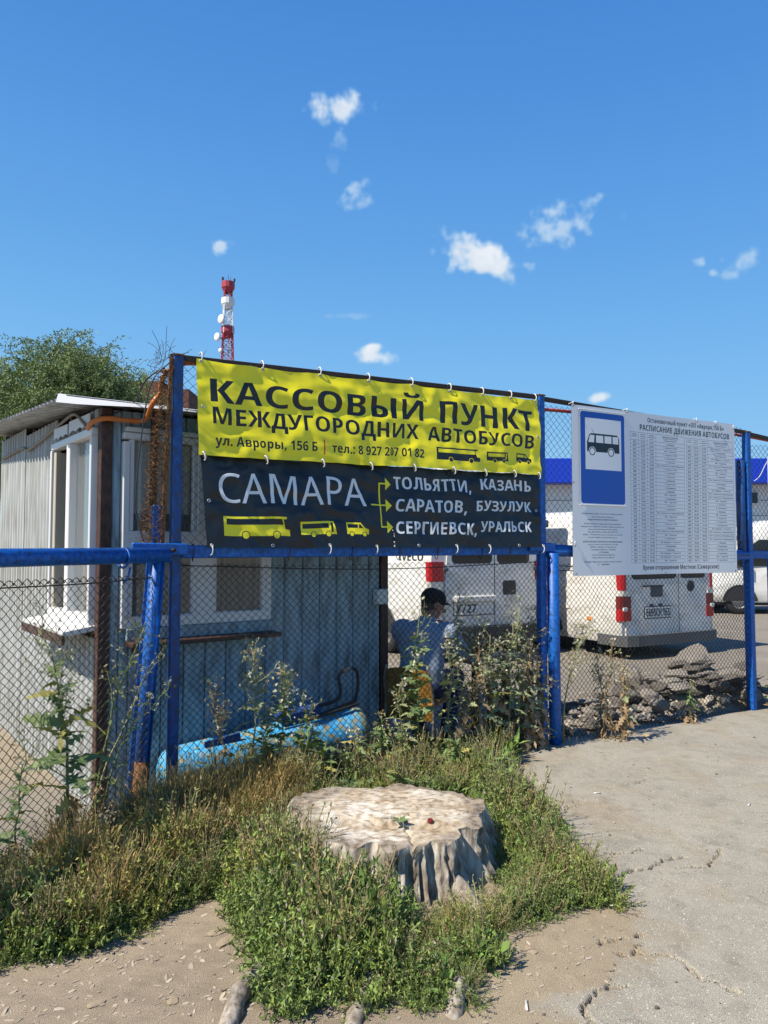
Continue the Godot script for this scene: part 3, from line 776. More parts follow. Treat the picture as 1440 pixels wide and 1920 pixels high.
	for q in [[-1.12, -1.09], [-0.66, -0.585], [-0.105, -0.08]]:
		part("frame_stile", "white_plastic", w, Vector3(xl - 0.002, 1.7, (q[0] + q[1]) / 2), Vector3(0.072, 1.18, q[1] - q[0]), 0.006)
	part("pane", "glass", w, Vector3(xl + 0.02, 1.7, -0.345), Vector3(0.004, 1.17, 0.455), 0.0)
	st = S()
	for i in 18:
		var za := lerpf(-0.42, -0.16, i / 18.0); var zb := lerpf(-0.42, -0.16, (i + 1) / 18.0)
		var xa := 0.06 + 0.015 * sin(i * 1.9); var xb := 0.06 + 0.015 * sin((i + 1) * 1.9)
		quad(st, Vector3(xa, 1.2, za + 0.06), Vector3(xa, 2.28, za), Vector3(xb, 2.28, zb), Vector3(xb, 1.2, zb - 0.02))
	obj("curtain", st, M.curtain, w)
	st = S(); box(st, Vector3(xl - 0.09, 1.035, -0.62), Vector3(0.20, 0.035, 1.12), 0.004, Basis(Vector3(0, 0, 1), 0.16)); obj("sill", st, M.white_plastic, w)
	part("sill_edge", "brown_paint", w, Vector3(xl - 0.185, 0.985, -0.62), Vector3(0.022, 0.06, 1.12), 0.003)
	# the half open sash and its dark gap
	st = S(); box(st, Vector3(0.13, 1.7, -1.04), Vector3(0.42, 1.14, 0.04), 0.005, Basis(Vector3.UP, 0.12)); obj("open_sash", st, M.blind, w)
	# wavy trim above the left window
	for q in [[-1.08, -0.70], [-0.66, -0.16]]:
		st = S()
		var poly := PackedVector2Array([Vector2(q[0], 2.45), Vector2(q[1], 2.44)])
		for i in 13:
			var u := lerpf(q[1], q[0], i / 12.0); poly.append(Vector2(u, 2.36 + 0.018 * absf(sin(i * PI / 4.0))))
		prism(st, poly, 0.0, 0.008, Transform3D(Basis(Vector3(0, 0, 1), Vector3(0, 1, 0), Vector3(-1, 0, 0)), Vector3(X0 - 0.022, 0, 0)))
		obj("wavy_trim", st, M.white_trim, b)
	part("awning_box", "white_trim", b, Vector3(0.55, 2.33, 0.02), Vector3(0.9, 0.03, 0.05), 0.004)

# ---------------------------------------------------------------- fence
func link_mesh(st: SurfaceTool, x0: float, x1: float, y0: float, y1: float, p: float, r: float, sd: float, lean := 0.0):
	p *= 0.5                                  # wires stand half a cell apart
	var cols := int((x1 - x0) / p); var rows := int((y1 - y0) / p)
	var off := func(q: Vector3) -> Vector3:
		return q + Vector3(n1.get_noise_2d(q.x * 1.3 + sd, q.y * 1.3) * 0.022 + lean * (q.y - y0), n1.get_noise_2d(q.x * 1.6, q.y * 1.6 + sd) * 0.016, n1.get_noise_2d(q.x * 0.9 + sd, q.y * 0.9 + 40.0) * 0.03)
	for i in cols:
		var xc := x0 + (i + 0.5) * p
		var pts := []
		for k in rows + 1:
			var side := 1.0 if (k + i) % 2 == 0 else -1.0
			pts.append(off.call(Vector3(xc + side * p * 0.49, y0 + k * p, 0)) + Vector3(0, 0, r * 0.9 * side))
		tube(st, pts, r, 3, false)
func ziptie(st: SurfaceTool, c: Vector3, rx: float, ry: float, r := 0.004):
	var pts := []
	for k in 11:
		var a := TAU * k / 10.0
		pts.append(c + Vector3(0.004 * sin(a * 2.0), cos(a) * ry, sin(a) * rx))
	tube(st, pts, r, 5, false)
func build_fence():
	var r := RandomNumberGenerator.new(); r.seed = 4
	var f := thing("chain_link_fence", "tall blue steel and chain-link fence carrying the banners and the timetable", "fence", FO, TH)
	var st: SurfaceTool
	# posts: square tube, 2.78 m
	for q in [[0.03, 2.76, "blue_paint_worn"], [2.955, 2.80, "blue_paint"], [5.575, 2.70, "blue_paint"]]:
		st = S(); box(st, Vector3(q[0], q[1] * 0.5 - 0.06, 0), Vector3(0.062, q[1] + 0.12, 0.062), 0.006)
		obj("post", st, M[q[2]], f)
		st = S(); box(st, Vector3(q[0], q[1] + 0.004, 0), Vector3(0.07, 0.012, 0.07), 0.003); obj("post_cap", st, M.rust, f)
	# doubled lower posts of round tube
	for q in [[3.03, 0.05], [5.63, -0.05]]:
		st = S(true); tube(st, [Vector3(q[0] + 0.01, -0.12, q[1]), Vector3(q[0], 1.52, q[1])], 0.048, 14); obj("round_post", st, M.blue_paint, f)
	st = S(true); tube(st, [Vector3(5.50, 1.5, -0.02), Vector3(5.50, 2.42, -0.02)], 0.042, 12); tag(obj("round_post", st, M.blue_paint_worn, f), "scuffed blue stub of round tube", "")
	st = S(); box(st, Vector3(5.93, 0.7, 0.0), Vector3(0.07, 1.62, 0.07), 0.006); obj("post", st, M.blue_paint, f)
	# rails
	st = S(); bar(st, Vector3(0.065, 1.535, 0.0), Vector3(2.92, 1.548, 0.0), 0.05, 0.08, 0.006); obj("rail", st, M.blue_paint, f)
	st = S(true); tube(st, [Vector3(2.99, 1.545, 0.0), Vector3(3.3, 1.535, -0.01), Vector3(5.54, 1.49, -0.01)], 0.05, 14); obj("rail", st, M.blue_paint, f)
	st = S(); bar(st, Vector3(5.61, 1.50, 0.0), Vector3(7.4, 1.47, 0.0), 0.05, 0.075, 0.006); obj("rail", st, M.blue_paint, f)
	st = S(); bar(st, Vector3(-0.24, 1.555, 0.06), Vector3(0.09, 1.55, 0.06), 0.05, 0.07, 0.006); obj("joint_plate", st, M.blue_paint, f)
	st = S(); bar(st, Vector3(2.80, 1.57, 0.03), Vector3(3.06, 1.565, 0.03), 0.05, 0.07, 0.006); obj("joint_plate", st, M.blue_paint, f)
	st = S(true); tube(st, [Vector3(0.0, 1.545, 0.085), Vector3(0.0, 1.545, 0.105)], 0.014, 8); obj("bolt", st, M.dark_steel, f)
	for q in [[Vector3(-0.02, 2.75, 0), Vector3(2.95, 2.79, 0)], [Vector3(2.96, 2.78, 0), Vector3(5.57, 2.70, 0)], [Vector3(5.58, 2.69, 0), Vector3(7.4, 2.55, 0)]]:
		st = S(); bar(st, q[0], q[1], 0.035, 0.035, 0.004); obj("top_rail", st, M.dark_steel, f)
	# wire mesh
	st = S(true); link_mesh(st, 0.06, 2.92, 1.56, 2.76, 0.066, 0.0021, 1.0); tag(obj("chain_link_mesh", st, M.wire_upper, f), "", "", "", "stuff")
	st = S(true); link_mesh(st, 0.06, 2.92, -0.02, 1.47, 0.049, 0.0027, 2.0); tag(obj("chain_link_mesh", st, M.wire, f), "", "", "", "stuff")
	st = S(true); link_mesh(st, 2.99, 5.55, 1.56, 2.74, 0.062, 0.0021, 3.0); tag(obj("chain_link_mesh", st, M.wire_upper, f), "", "", "", "stuff")
	st = S(true); link_mesh(st, 3.0, 5.55, -0.02, 1.44, 0.049, 0.0027, 4.0); tag(obj("chain_link_mesh", st, M.wire, f), "", "", "", "stuff")
	st = S(true); link_mesh(st, 5.62, 7.3, 1.5, 2.62, 0.066, 0.0021, 5.0); link_mesh(st, 5.98, 7.3, 0.0, 1.44, 0.049, 0.0027, 6.0); tag(obj("chain_link_mesh", st, M.wire_upper, f), "", "", "", "stuff")
	# stretched carrying wires
	for q in [[0.06, 2.9, 1.43, 0.02], [3.05, 5.55, 1.40, 0.03], [3.0, 5.5, 1.36, 0.0], [0.06, 2.9, 2.72, 0.01]]:
		st = S(true); tube(st, smooth_path([Vector3(q[0], q[2] + 0.02, 0.006), Vector3((q[0] + q[1]) / 2, q[2] - q[3], 0.012), Vector3(q[1], q[2] + 0.02, 0.006)], 8), 0.0035, 5); obj("tension_wire", st, M.wire, f)
	# wire ties round the rail
	for x in [0.14, 0.78, 1.24, 1.62, 1.95, 2.35, 2.62]:
		st = S(true); ziptie(st, Vector3(x, 1.53, 0.0), 0.034, 0.055, 0.0028); obj("wire_tie", st, M.wire_rust if r.randf() < 0.5 else M.wire, f)
	# ravelled, rusty edge of the mesh hanging on the first post
	st = S(true)
	for j in 13:
		var xo := r.randf_range(-0.045, 0.035); var zo := r.randf_range(-0.03, 0.04)
		var pts := []
		for k in 64:
			var y := 1.58 + k * 0.0172
			var spread := lerpf(1.35, 0.55, k / 63.0)
			pts.append(Vector3(lerpf(-0.125, -0.04, k / 63.0) + xo * spread + (0.016 if k % 2 else -0.016) + r.randfn() * 0.004, y + r.randfn() * 0.004, zo * spread + r.randfn() * 0.007))
		tube(st, pts, 0.0021, 3, false)
	for j in 240:
		var u := r.randf(); var y := lerpf(1.58, 2.70, u); var p := Vector3(lerpf(-0.125, -0.04, u) + r.randf_range(-0.06, 0.04), y, r.randf_range(-0.03, 0.05))
		tube(st, [p, p + Vector3(r.randf_range(-0.05, 0.02), r.randf_range(-0.02, 0.045), r.randf_range(-0.02, 0.02))], 0.0015, 3, false)
	tag(obj("ravelled_wire", st, M.wire_rust, f), "rusty ravelled edge of the wire mesh", "", "", "stuff")
	st = S(); bar(st, Vector3(-0.055, 1.58, 0.02), Vector3(-0.012, 2.74, 0.02), 0.026, 0.022, 0.004, Vector3.BACK); tag(obj("edge_bar", st, M.rust, f), "rust brown bar along the first post", "")
	st = S(); box(st, Vector3(-0.085, 1.69, 0.0), Vector3(0.055, 0.26, 0.055), 0.005); obj("post_stub", st, M.blue_paint_worn, f)
	st = S(true)
	for j in 26:
		var p := Vector3(r.randf_range(-0.14, 0.02), r.randf_range(2.62, 2.76), r.randf_range(-0.02, 0.03)); var pts := [p]
		var d := Vector3(r.randfn() * 0.5, r.randf_range(-0.3, 1.1), r.randfn() * 0.3)
		for k in 5:
			d += Vector3(r.randfn(), r.randfn(), r.randfn()) * 0.45; p += d.normalized() * 0.028; pts.append(p)
		tube(st, pts, 0.0016, 3, false)
	for q in [[-0.07, 0.16, -0.06], [-0.045, 0.2, 0.005], [-0.03, 0.13, 0.04], [0.18, 0.08, 0.03], [0.2, 0.06, -0.03]]:
		tube(st, [Vector3(q[0], 2.74, 0), Vector3(q[0] + q[2] * 0.4, 2.74 + q[1] * 0.6, 0), Vector3(q[0] + q[2], 2.74 + q[1], 0)], 0.0018, 3, false)
	tag(obj("loose_wire_ends", st, M.wire_upper, f), "", "", "", "stuff")
	# low section turning towards the viewer, round pipe rail
	var turn := TH + atan2(0.597, 0.914) + PI
	var g := thing("pipe_fence", "low chain-link fence with a thick blue round pipe rail beside the cabin", "fence", FO, turn)
	st = S(true); tube(st, [Vector3(0.06, 1.515, -0.03), Vector3(2.6, 1.50, -0.03)], 0.046, 16); obj("rail", st, M.blue_paint, g)
	st = S(true); link_mesh(st, 0.02, 2.5, -0.04, 1.40, 0.049, 0.0027, 8.0, -0.01)
	tag(obj("chain_link_mesh", st, M.wire, g), "", "", "", "stuff")
	st = S(true); tube(st, smooth_path([Vector3(0.1, 1.385, 0), Vector3(0.8, 1.362, 0.01), Vector3(2.5, 1.375, 0)], 6), 0.004, 5); obj("tension_wire", st, M.wire, g)
	st = S(true)
	for k in 50:
		var q := Vector3(0.03 + k * 0.049, 1.372, 0)
		tube(st, [q, q + Vector3(0.006, 0.018, 0.003), q + Vector3(0.0245, 0.028 + 0.004 * sin(k * 1.7), 0), q + Vector3(0.043, 0.018, -0.003), q + Vector3(0.049, 0, 0)], 0.0027, 4, false)
	obj("mesh_edge_loops", st, M.wire, g)
	st = S(true); ziptie(st, Vector3(0.40, 1.50, -0.03), 0.052, 0.056, 0.007); tube(st, [Vector3(0.40, 1.45, -0.09), Vector3(0.405, 1.40, -0.08), Vector3(0.415, 1.36, -0.05)], 0.006, 5); obj("cord_tie", st, M.blue_paint, g)
	# leaning round post and its rusty foot, in fence axes
	var inv := g.transform.affine_inverse() * f.transform
	st = S(true); tube(st, [inv * Vector3(-0.155, 0.30, 0.05), inv * Vector3(-0.085, 1.50, 0.05)], [0.046, 0.046], 16); tag(obj("leaning_post", st, M.blue_paint, g), "leaning blue round post", "")
	st = S(true); tube(st, [inv * Vector3(-0.182, -0.10, 0.05), inv * Vector3(-0.155, 0.299, 0.05)], [0.045, 0.0455], 16); tag(obj("post_foot", st, M.rust, g), "rusty brown foot of the leaning post", "")
	st = S(); bar(st, inv * Vector3(-0.235, -0.12, 0.0), inv * Vector3(-0.125, 1.48, 0.0), 0.03, 0.008, 0.002, inv.basis * Vector3.BACK); obj("post_flat", st, M.blue_paint, g)

# ---------------------------------------------------------------- banners
func bus_icon(im: Image, r: Rect2, body: Color, hole: Color, kind: int):
	var p := r.position; var s := r.size
	var P := func(u: float, v: float) -> Vector2: return p + Vector2(u, v) * s
	if kind == 0:      # coach
		put_poly(im, [P.call(0, 0), P.call(0.95, 0.0), P.call(0.95, 0.1), P.call(0.9, 0.12), P.call(0.93, 0.55), P.call(1.0, 0.58), P.call(1.0, 0.86), P.call(0, 0.86)], body)
		put_poly(im, [P.call(0.04, 0.1), P.call(0.88, 0.1), P.call(0.9, 0.36), P.call(0.04, 0.36)], hole)
		for u in [0.32, 0.79]:
			put_disc(im, P.call(u, 0.82), s.y * 0.19, hole); put_disc(im, P.call(u, 0.82), s.y * 0.155, body)
	elif kind == 1:    # midibus
		put_poly(im, [P.call(0, 0), P.call(0.93, 0.0), P.call(0.93, 0.14), P.call(1.0, 0.82), P.call(0, 0.82)], body)
		put_poly(im, [P.call(0.06, 0.14), P.call(0.78, 0.14), P.call(0.78, 0.45), P.call(0.06, 0.45)], hole)
		put_poly(im, [P.call(0.84, 0.1), P.call(0.9, 0.1), P.call(0.9, 0.7), P.call(0.84, 0.7)], hole)
		for u in [0.36, 0.76]:
			put_disc(im, P.call(u, 0.82), s.y * 0.2, hole); put_disc(im, P.call(u, 0.82), s.y * 0.16, body)
	else:              # van
		put_poly(im, [P.call(0, 0.0), P.call(0.62, 0.0), P.call(0.82, 0.38), P.call(1.0, 0.48), P.call(1.0, 0.84), P.call(0, 0.84)], body)
		put_poly(im, [P.call(0.06, 0.12), P.call(0.5, 0.12), P.call(0.5, 0.4), P.call(0.06, 0.4)], hole)
		put_poly(im, [P.call(0.55, 0.12), P.call(0.61, 0.12), P.call(0.75, 0.4), P.call(0.55, 0.4)], hole)
		for u in [0.22, 0.8]:
			put_disc(im, P.call(u, 0.84), s.y * 0.2, hole); put_disc(im, P.call(u, 0.84), s.y * 0.15, body)
func sheet(called: String, parent: Node, x0: float, x1: float, y0: float, y1: float, nx: int, ny: int, m: Material, warp: Callable) -> MeshInstance3D:
	var st := S(true)
	var P := func(i: int, j: int):
		var u := i / float(nx); var v := j / float(ny)
		st.set_uv(Vector2(u, v)); st.add_vertex(warp.call(Vector3(lerpf(x0, x1, u), lerpf(y1, y0, v), 0), u, v))
	for i in nx:
		for j in ny:
			P.call(i, j); P.call(i + 1, j); P.call(i + 1, j + 1); P.call(i, j); P.call(i + 1, j + 1); P.call(i, j + 1)
	st.index(); st.generate_normals(); st.generate_tangents()
	return obj(called, st.commit(), m, parent)
func print_mat(key: String, im: Image, rough: float) -> StandardMaterial3D:
	var m := mat(key, Color.WHITE, rough); m.albedo_texture = ImageTexture.create_from_image(im); m.texture_repeat = false
	return m
func build_banners():
	var K := 720.0
	# yellow: x 0.14 .. 2.91, y 2.135 .. 2.75
	var im := Image.create(2000, 446, false, Image.FORMAT_RGB8)
	var yel := Color8(236, 224, 26); var ink := Color8(30, 30, 30); im.fill(yel)
	var R := func(x0: float, ytop: float, x1: float, ybot: float, ox: float, oy: float, w: float, h: float, iw: int, ih: int) -> Rect2:
		var a := Vector2((x0 - ox) / w * iw, (oy - ytop) / h * ih); var b := Vector2((x1 - ox) / w * iw, (oy - ybot) / h * ih)
		return Rect2(a, b - a)
	var Y := func(x0, ytop, x1, ybot) -> Rect2: return R.call(x0, ytop, x1, ybot, 0.14, 2.75, 2.77, 0.615, 2000, 446)
	put_text(im, "КАССОВЫЙ", Y.call(0.225, 2.685, 1.806, 2.485), ink); put_text(im, "ПУНКТ", Y.call(1.952, 2.655, 2.845, 2.487), ink)
	put_text(im, "МЕЖДУГОРОДНИХ", Y.call(0.236, 2.452, 1.768, 2.312), ink); put_text(im, "АВТОБУСОВ", Y.call(1.845, 2.452, 2.84, 2.345), ink)
	put_text(im, "ул. Авроры, 156 Б", Y.call(0.25, 2.27, 0.951, 2.185), ink); put_text(im, "тел.: 8 927 207 01 82", Y.call(1.061, 2.272, 1.81, 2.206), ink)
	var rb: Rect2 = Y.call(0.997, 2.29, 1.007, 2.185); im.fill_rect(Rect2i(rb), Color8(196, 70, 30))
	bus_icon(im, Y.call(1.916, 2.30, 2.31, 2.19), ink, yel, 0); bus_icon(im, Y.call(2.376, 2.294, 2.593, 2.21), ink, yel, 1); bus_icon(im, Y.call(2.67, 2.297, 2.816, 2.215), ink, yel, 2)
	var my := print_mat("banner_yellow", im, 0.36)
	my.backlight_enabled = true; my.backlight = Color(0.35, 0.35, 0.35)
	# dark: x 0.175 .. 2.905, y 1.56 .. 2.15
	im = Image.create(2000, 432, false, Image.FORMAT_RGB8)
	var navy := Color8(17, 23, 31); im.fill(navy)
	var wh := Color8(214, 220, 226)
	var D := func(x0, ytop, x1, ybot) -> Rect2: return R.call(x0, ytop, x1, ybot, 0.175, 2.15, 2.73, 0.59, 2000, 432)
	put_text(im, "САМАРА", D.call(0.277, 2.045, 1.331, 1.85), wh, false)
	put_text(im, "ТОЛЬЯТТИ,", D.call(1.562, 2.075, 2.237, 1.968), wh); put_text(im, "КАЗАНЬ", D.call(2.321, 2.092, 2.821, 2.008), wh)
	put_text(im, "САРАТОВ,", D.call(1.574, 1.912, 2.189, 1.805), wh); put_text(im, "БУЗУЛУК", D.call(2.279, 1.922, 2.82, 1.842), wh)
	put_text(im, "СЕРГИЕВСК,", D.call(1.582, 1.748, 2.282, 1.642), wh); put_text(im, "УРАЛЬСК", D.call(2.319, 1.762, 2.817, 1.680), wh)
	for q in [[1.368, 1.866, 1.51, 1.855], [1.438, 2.02, 1.449, 1.70], [1.438, 2.022, 1.50, 2.011], [1.438, 1.711, 1.50, 1.70]]:
		im.fill_rect(Rect2i(D.call(q[0], q[1], q[2], q[3])), yel)
	for y in [2.016, 1.861, 1.705]:
		var a: Rect2 = D.call(1.49, y + 0.045, 1.54, y - 0.045)
		put_poly(im, [a.position, a.position + Vector2(a.size.x, a.size.y / 2), a.position + Vector2(0, a.size.y)], yel)
	bus_icon(im, D.call(0.293, 1.762, 0.743, 1.615), yel, navy, 0); bus_icon(im, D.call(0.82, 1.738, 1.086, 1.63), yel, navy, 1); bus_icon(im, D.call(1.163, 1.732, 1.332, 1.635), yel, navy, 2)
	var md := print_mat("banner_dark", im, 0.4)
	var gx := [0.03, 0.44, 0.85, 1.22, 1.58, 1.92, 2.22, 2.50, 2.745]
	var crease := func(x: float, y: float, sd: float) -> float:
		var a := n1.get_noise_2d(x * 1.5 + sd, y * 3.5) * 0.018
		var rdg := 1.0 - absf(n2.get_noise_2d(x * 2.6 + sd * 2.0 + y * 1.6, y * 2.2 - x * 0.9)) * 2.2
		return a + maxf(0.0, rdg) * 0.011 + n2.get_noise_2d(x * 11.0, y * 9.0 + sd) * 0.0016
	for bn in 2:
		var b: Node3D
		var x0 := 0.14 if bn == 0 else 0.175; var x1 := 2.91 if bn == 0 else 2.905
		var y0 := 2.135 if bn == 0 else 1.56; var y1 := 2.75 if bn == 0 else 2.15
		b = thing("yellow_banner" if bn == 0 else "dark_banner", "yellow vinyl banner with black lettering and small buses on the fence" if bn == 0 else "dark vinyl banner with white city names laced under the yellow banner", "banner", fw(0, 0, 0.045 if bn == 0 else 0.040), TH)
		var warp := func(p: Vector3, u: float, v: float) -> Vector3:
			var sag := 0.0
			for i in gx.size() - 1:                                        # the hem droops between the grommets
				var t: float = (p.x - x0 - gx[i]) / (gx[i + 1] - gx[i])
				if t > 0.0 and t < 1.0: sag = sin(t * PI) * 0.010
			p.y -= sag * (1.0 - v) - 0.012 * u * (1.0 if bn == 0 else 0.6)
			p.y += 0.006 * n1.get_noise_2d(p.x * 2.0, 3.0 + bn)
			p.x += (0.008 * sin(v * 5.0) if u > 0.5 else 0.01 * v * (1.0 if bn == 0 else 3.5) * (1.0 - u))
			p.z += crease.call(p.x, p.y, 10.0 * bn) + (v - 0.5) * (0.045 if bn == 0 else 0.055)
			return p
		tag(sheet("cloth", b, x0, x1, y0, y1, 150, 44, my if bn == 0 else md, warp), "", "")
		for row in [0.022, 0.978]:
			for i in gx.size():
				var u: float = gx[i] / (x1 - x0); var p: Vector3 = warp.call(Vector3(x0 + gx[i], lerpf(y1, y0, row), 0), u, row)
				var st := S(true); ring(st, p + Vector3(0, 0, 0.002), 0.009, 0.0035); obj("grommet", st, M.grommet, b)
				if bn == 1 and row > 0.5 and i % 3 == 1: continue
				st = S(true)
				if row < 0.5 and bn == 0: tube(st, smooth_path([p + Vector3(0, 0, 0.004), p + Vector3(0.004, 0.03, 0.012), p + Vector3(0.0, 0.058, -0.005), p + Vector3(0, 0.05, -0.05)], 3), 0.0042, 5)
				elif row > 0.5 and bn == 0: tube(st, smooth_path([p + Vector3(-0.004, 0.006, 0.004), p + Vector3(0.004, -0.012, 0.013), p + Vector3(0.01, -0.038, 0.010), p + Vector3(0.008, -0.045, -0.012)], 3), 0.0042, 5)
				elif row > 0.5: tube(st, smooth_path([p + Vector3(0, 0, 0.004), p + Vector3(0.004, -0.02, 0.012), p + Vector3(0.003, -0.05, 0.004), p + Vector3(0.0, -0.06, -0.02)], 3), 0.0038, 5)
				else: continue
				obj("tie", st, M.tie_white, b)
		for y in [0.5]:
			for e in [0.012, 0.988]:
				var p: Vector3 = warp.call(Vector3(lerpf(x0, x1, e), lerpf(y1, y0, y), 0), e, y)
				var st := S(true); ring(st, p + Vector3(0, 0, 0.002), 0.009, 0.0035); obj("grommet", st, M.grommet, b)

# ---------------------------------------------------------------- timetable board
func build_board():
	var r := RandomNumberGenerator.new(); r.seed = 77
	var b := thing("timetable_board", "white bus timetable board with a blue bus stop plate wired to the fence", "sign board", fw(0, 0, 0.075), TH)
	var X0 := 3.228; var X1 := 5.29; var Y0 := 1.332; var Y1 := 2.745
	var W := 2000; var H := 1370
	var im := Image.create(W, H, false, Image.FORMAT_RGB8); im.fill(Color8(222, 224, 228))
	var ink := Color8(22, 26, 38); var grey := Color8(50, 54, 70)
	var Q := func(x0, ytop, x1, ybot) -> Rect2:
		return Rect2((x0 - X0) / (X1 - X0) * W, (Y1 - ytop) / (Y1 - Y0) * H, (x1 - x0) / (X1 - X0) * W, (ytop - ybot) / (Y1 - Y0) * H)
	put_text(im, "Остановочный пункт «ОП «Аврора,156 Б»", Q.call(4.12, 2.715, 5.137, 2.655), ink)
	put_text(im, "РАСПИСАНИЕ ДВИЖЕНИЯ АВТОБУСОВ", Q.call(4.021, 2.645, 5.212, 2.578), ink)
	put_text(im, "Время отправления Местное (Самарское)", Q.call(4.047, 1.412, 5.041, 1.358), ink)
	var dest := ["ОП «Аврора» г. Тольятти", "г. Ульяновск", "г. Казань", "С. Шентала", "АВ г. Бузулук", "АВ г. Саратов", "г. Уральск (РК)", "г. Бугуруслан", "С. Борское", "ОП г. Тольятти ул. Революционная", "АВ г. Саратов", "ОП «Аврора» г. Тольятти", "С. Сергиевск"]
	var tabs := [[3.90, 4.60, [4.005, 4.115, 4.225], 33, 6.0], [4.628, 5.262, [4.70, 4.805, 4.91], 33, 13.0]]
	for ti in 2:
		var t: Array = tabs[ti]
		var ytop := 2.572 if ti == 0 else 2.567; var ybot := 1.432; var hy := ytop - 0.068
		var rowh: float = (hy - ybot) / t[3]
		var line := func(xa: float, ya: float, xb: float, yb: float):
			var q: Rect2 = Q.call(xa, ya, xb, yb)
			im.fill_rect(Rect2i(int(q.position.x), int(q.position.y), maxi(2, int(q.size.x)), maxi(2, int(q.size.y))), grey)
		for x in [t[0]] + t[2] + [t[1]]: line.call(x, ytop, x, ybot)
		line.call(t[0], ytop, t[1], ytop)
		for k in t[3] + 1: line.call(t[0], hy - k * rowh, t[1], hy - k * rowh)
		var cols: Array = [t[0]] + t[2] + [t[1]]
		for c in 4:
			var words = [["номер", "маршрута"], ["время", "прибытия", "рейса"], ["время", "отправления", "рейса"], ["наименование остановочного", "пункта конечного", "маршрута"]][c]
			for i in words.size():
				var cx: float = (cols[c] + cols[c + 1]) / 2; var ww: float = (cols[c + 1] - cols[c]) * (0.3 + 0.045 * words[i].length() if c < 3 else 0.36 + 0.008 * words[i].length())
				var yy = ytop - 0.014 - i * 0.017
				put_text(im, words[i], Q.call(cx - ww / 2, yy, cx + ww / 2, yy - 0.011), grey)
		var tm: float = t[4] * 60.0
		for k in t[3]:
			var y = hy - (k + 0.24) * rowh; var yb = hy - (k + 0.76) * rowh
			tm += r.randi_range(5, 19)
			var txt := ["%d" % r.randi_range(412, 690), "%d:%02d" % [int(tm) / 60, int(tm) % 60], "%d:%02d" % [int(tm + 10) / 60, int(tm + 10) % 60]]
			for c in 3:
				var cx: float = (cols[c] + cols[c + 1]) / 2; var hw = 0.0055 * txt[c].length() + 0.004
				put_text(im, txt[c], Q.call(cx - hw, y, cx + hw, yb), grey)
			var ds: String = dest[r.randi() % dest.size()]; var dx: float = (cols[3] + cols[4]) / 2; var dw := minf(0.0052 * ds.length() + 0.01, (cols[4] - cols[3]) * 0.46)
			put_text(im, ds, Q.call(dx - dw, y, dx + dw, yb), grey)
	var lines := [[1.853, "Наименование, адрес, контактные телефоны органов,", 0.235], [1.826, "обеспечивающих контроль, за", 0.13], [1.802, "осуществлением регулярных перевозок", 0.175], [1.768, "Межрегиональное территориальное управление", 0.21], [1.745, "Федеральной службы по надзору в сфере транспорта по", 0.245], [1.722, "Приволжскому федеральному округу", 0.165], [1.70, "Тел. (831) 275-91-14, Факс (831) 250-17-10", 0.17], [1.678, "603054, г. Нижний Новгород, ул. Канавинская, дом 48", 0.225], [1.655, "E-mail: info@pfo.rostransnadzor.gov.ru", 0.165],
		[1.62, "МИНИСТЕРСТВО ТРАНСПОРТА И АВТОМОБИЛЬНЫХ", 0.225], [1.597, "ДОРОГ САМАРСКОЙ ОБЛАСТИ РОССИИ", 0.17], [1.575, "443068, г. Самара, ул. Скляренко, 20", 0.15], [1.553, "Телефон/факс: +7(846)", 0.14], [1.531, "+7(846)", 0.06], [1.509, "E-mail: mintrans@samregion.ru", 0.13], [1.487, "https://mintrans.samregion.ru", 0.125], [1.452, "ОГИБДД У МВД города Самара (телефон доверия)", 0.215], [1.43, "т. (846)", 0.07]]
	for q in lines: put_text(im, q[1], Q.call(3.56 - q[2], q[0], 3.56 + q[2], q[0] - 0.014), grey)
	var m := print_mat("board_print", im, 0.4)
	var bow := func(p: Vector3, u: float, v: float) -> Vector3:
		p.z += 0.012 * sin(u * PI * 2.3 + 0.4) * (0.4 + v) - 0.008 * v
		p.x -= 0.012 * v * u
		return p
	sheet("panel", b, X0, X1, Y0, Y1, 40, 20, m, bow)
	var back := func(p: Vector3, u: float, v: float) -> Vector3: return bow.call(p, u, v) + Vector3(0, 0, -0.004)
	sheet("panel_back", b, X0, X1, Y0, Y1, 40, 20, M.board_back, back)
	# the bus stop plate
	var pi := Image.create(520, 790, false, Image.FORMAT_RGB8)
	var blue := Color8(10, 76, 172); var white := Color8(226, 228, 232); var blk := Color8(18, 28, 40)
	pi.fill(white)
	var rp := []
	for p in rrect(10, 10, 510, 780, 26): rp.append(p)
	put_poly(pi, rp, blue)
	pi.fill_rect(Rect2i(62, 62, 408, 432), white)
	var bx := 80.0; var byy := 190.0
	put_poly(pi, [Vector2(bx, byy + 155), Vector2(bx, byy + 75), Vector2(bx + 28, byy + 8), Vector2(bx + 50, byy), Vector2(bx + 340, byy), Vector2(bx + 366, byy + 26), Vector2(bx + 368, byy + 155)], blk)
	for q in [[14, 34, 84, 78], [100, 100, 182, 182], [196, 196, 276, 276], [290, 290, 356, 356]]:
		put_poly(pi, [Vector2(bx + q[0], byy + 76), Vector2(bx + q[1], byy + 14), Vector2(bx + q[2], byy + 14), Vector2(bx + q[3], byy + 76)], white)
	put_poly(pi, [Vector2(bx + 50, byy - 40), Vector2(bx + 54, byy - 42), Vector2(bx + 84, byy), Vector2(bx + 78, byy)], Color8(120, 130, 150))
	for u in [58.0, 270.0]:
		put_disc(pi, Vector2(bx + u, byy + 152), 40, white); put_disc(pi, Vector2(bx + u, byy + 152), 34, blk); put_disc(pi, Vector2(bx + u, byy + 152), 26, white)
	var mp := print_mat("plate_print", pi, 0.3)
	var o := Node3D.new(); o.name = "bus_stop_plate"; b.add_child(o)
	tag(o, "blue bus stop plate with a black bus on white", "")
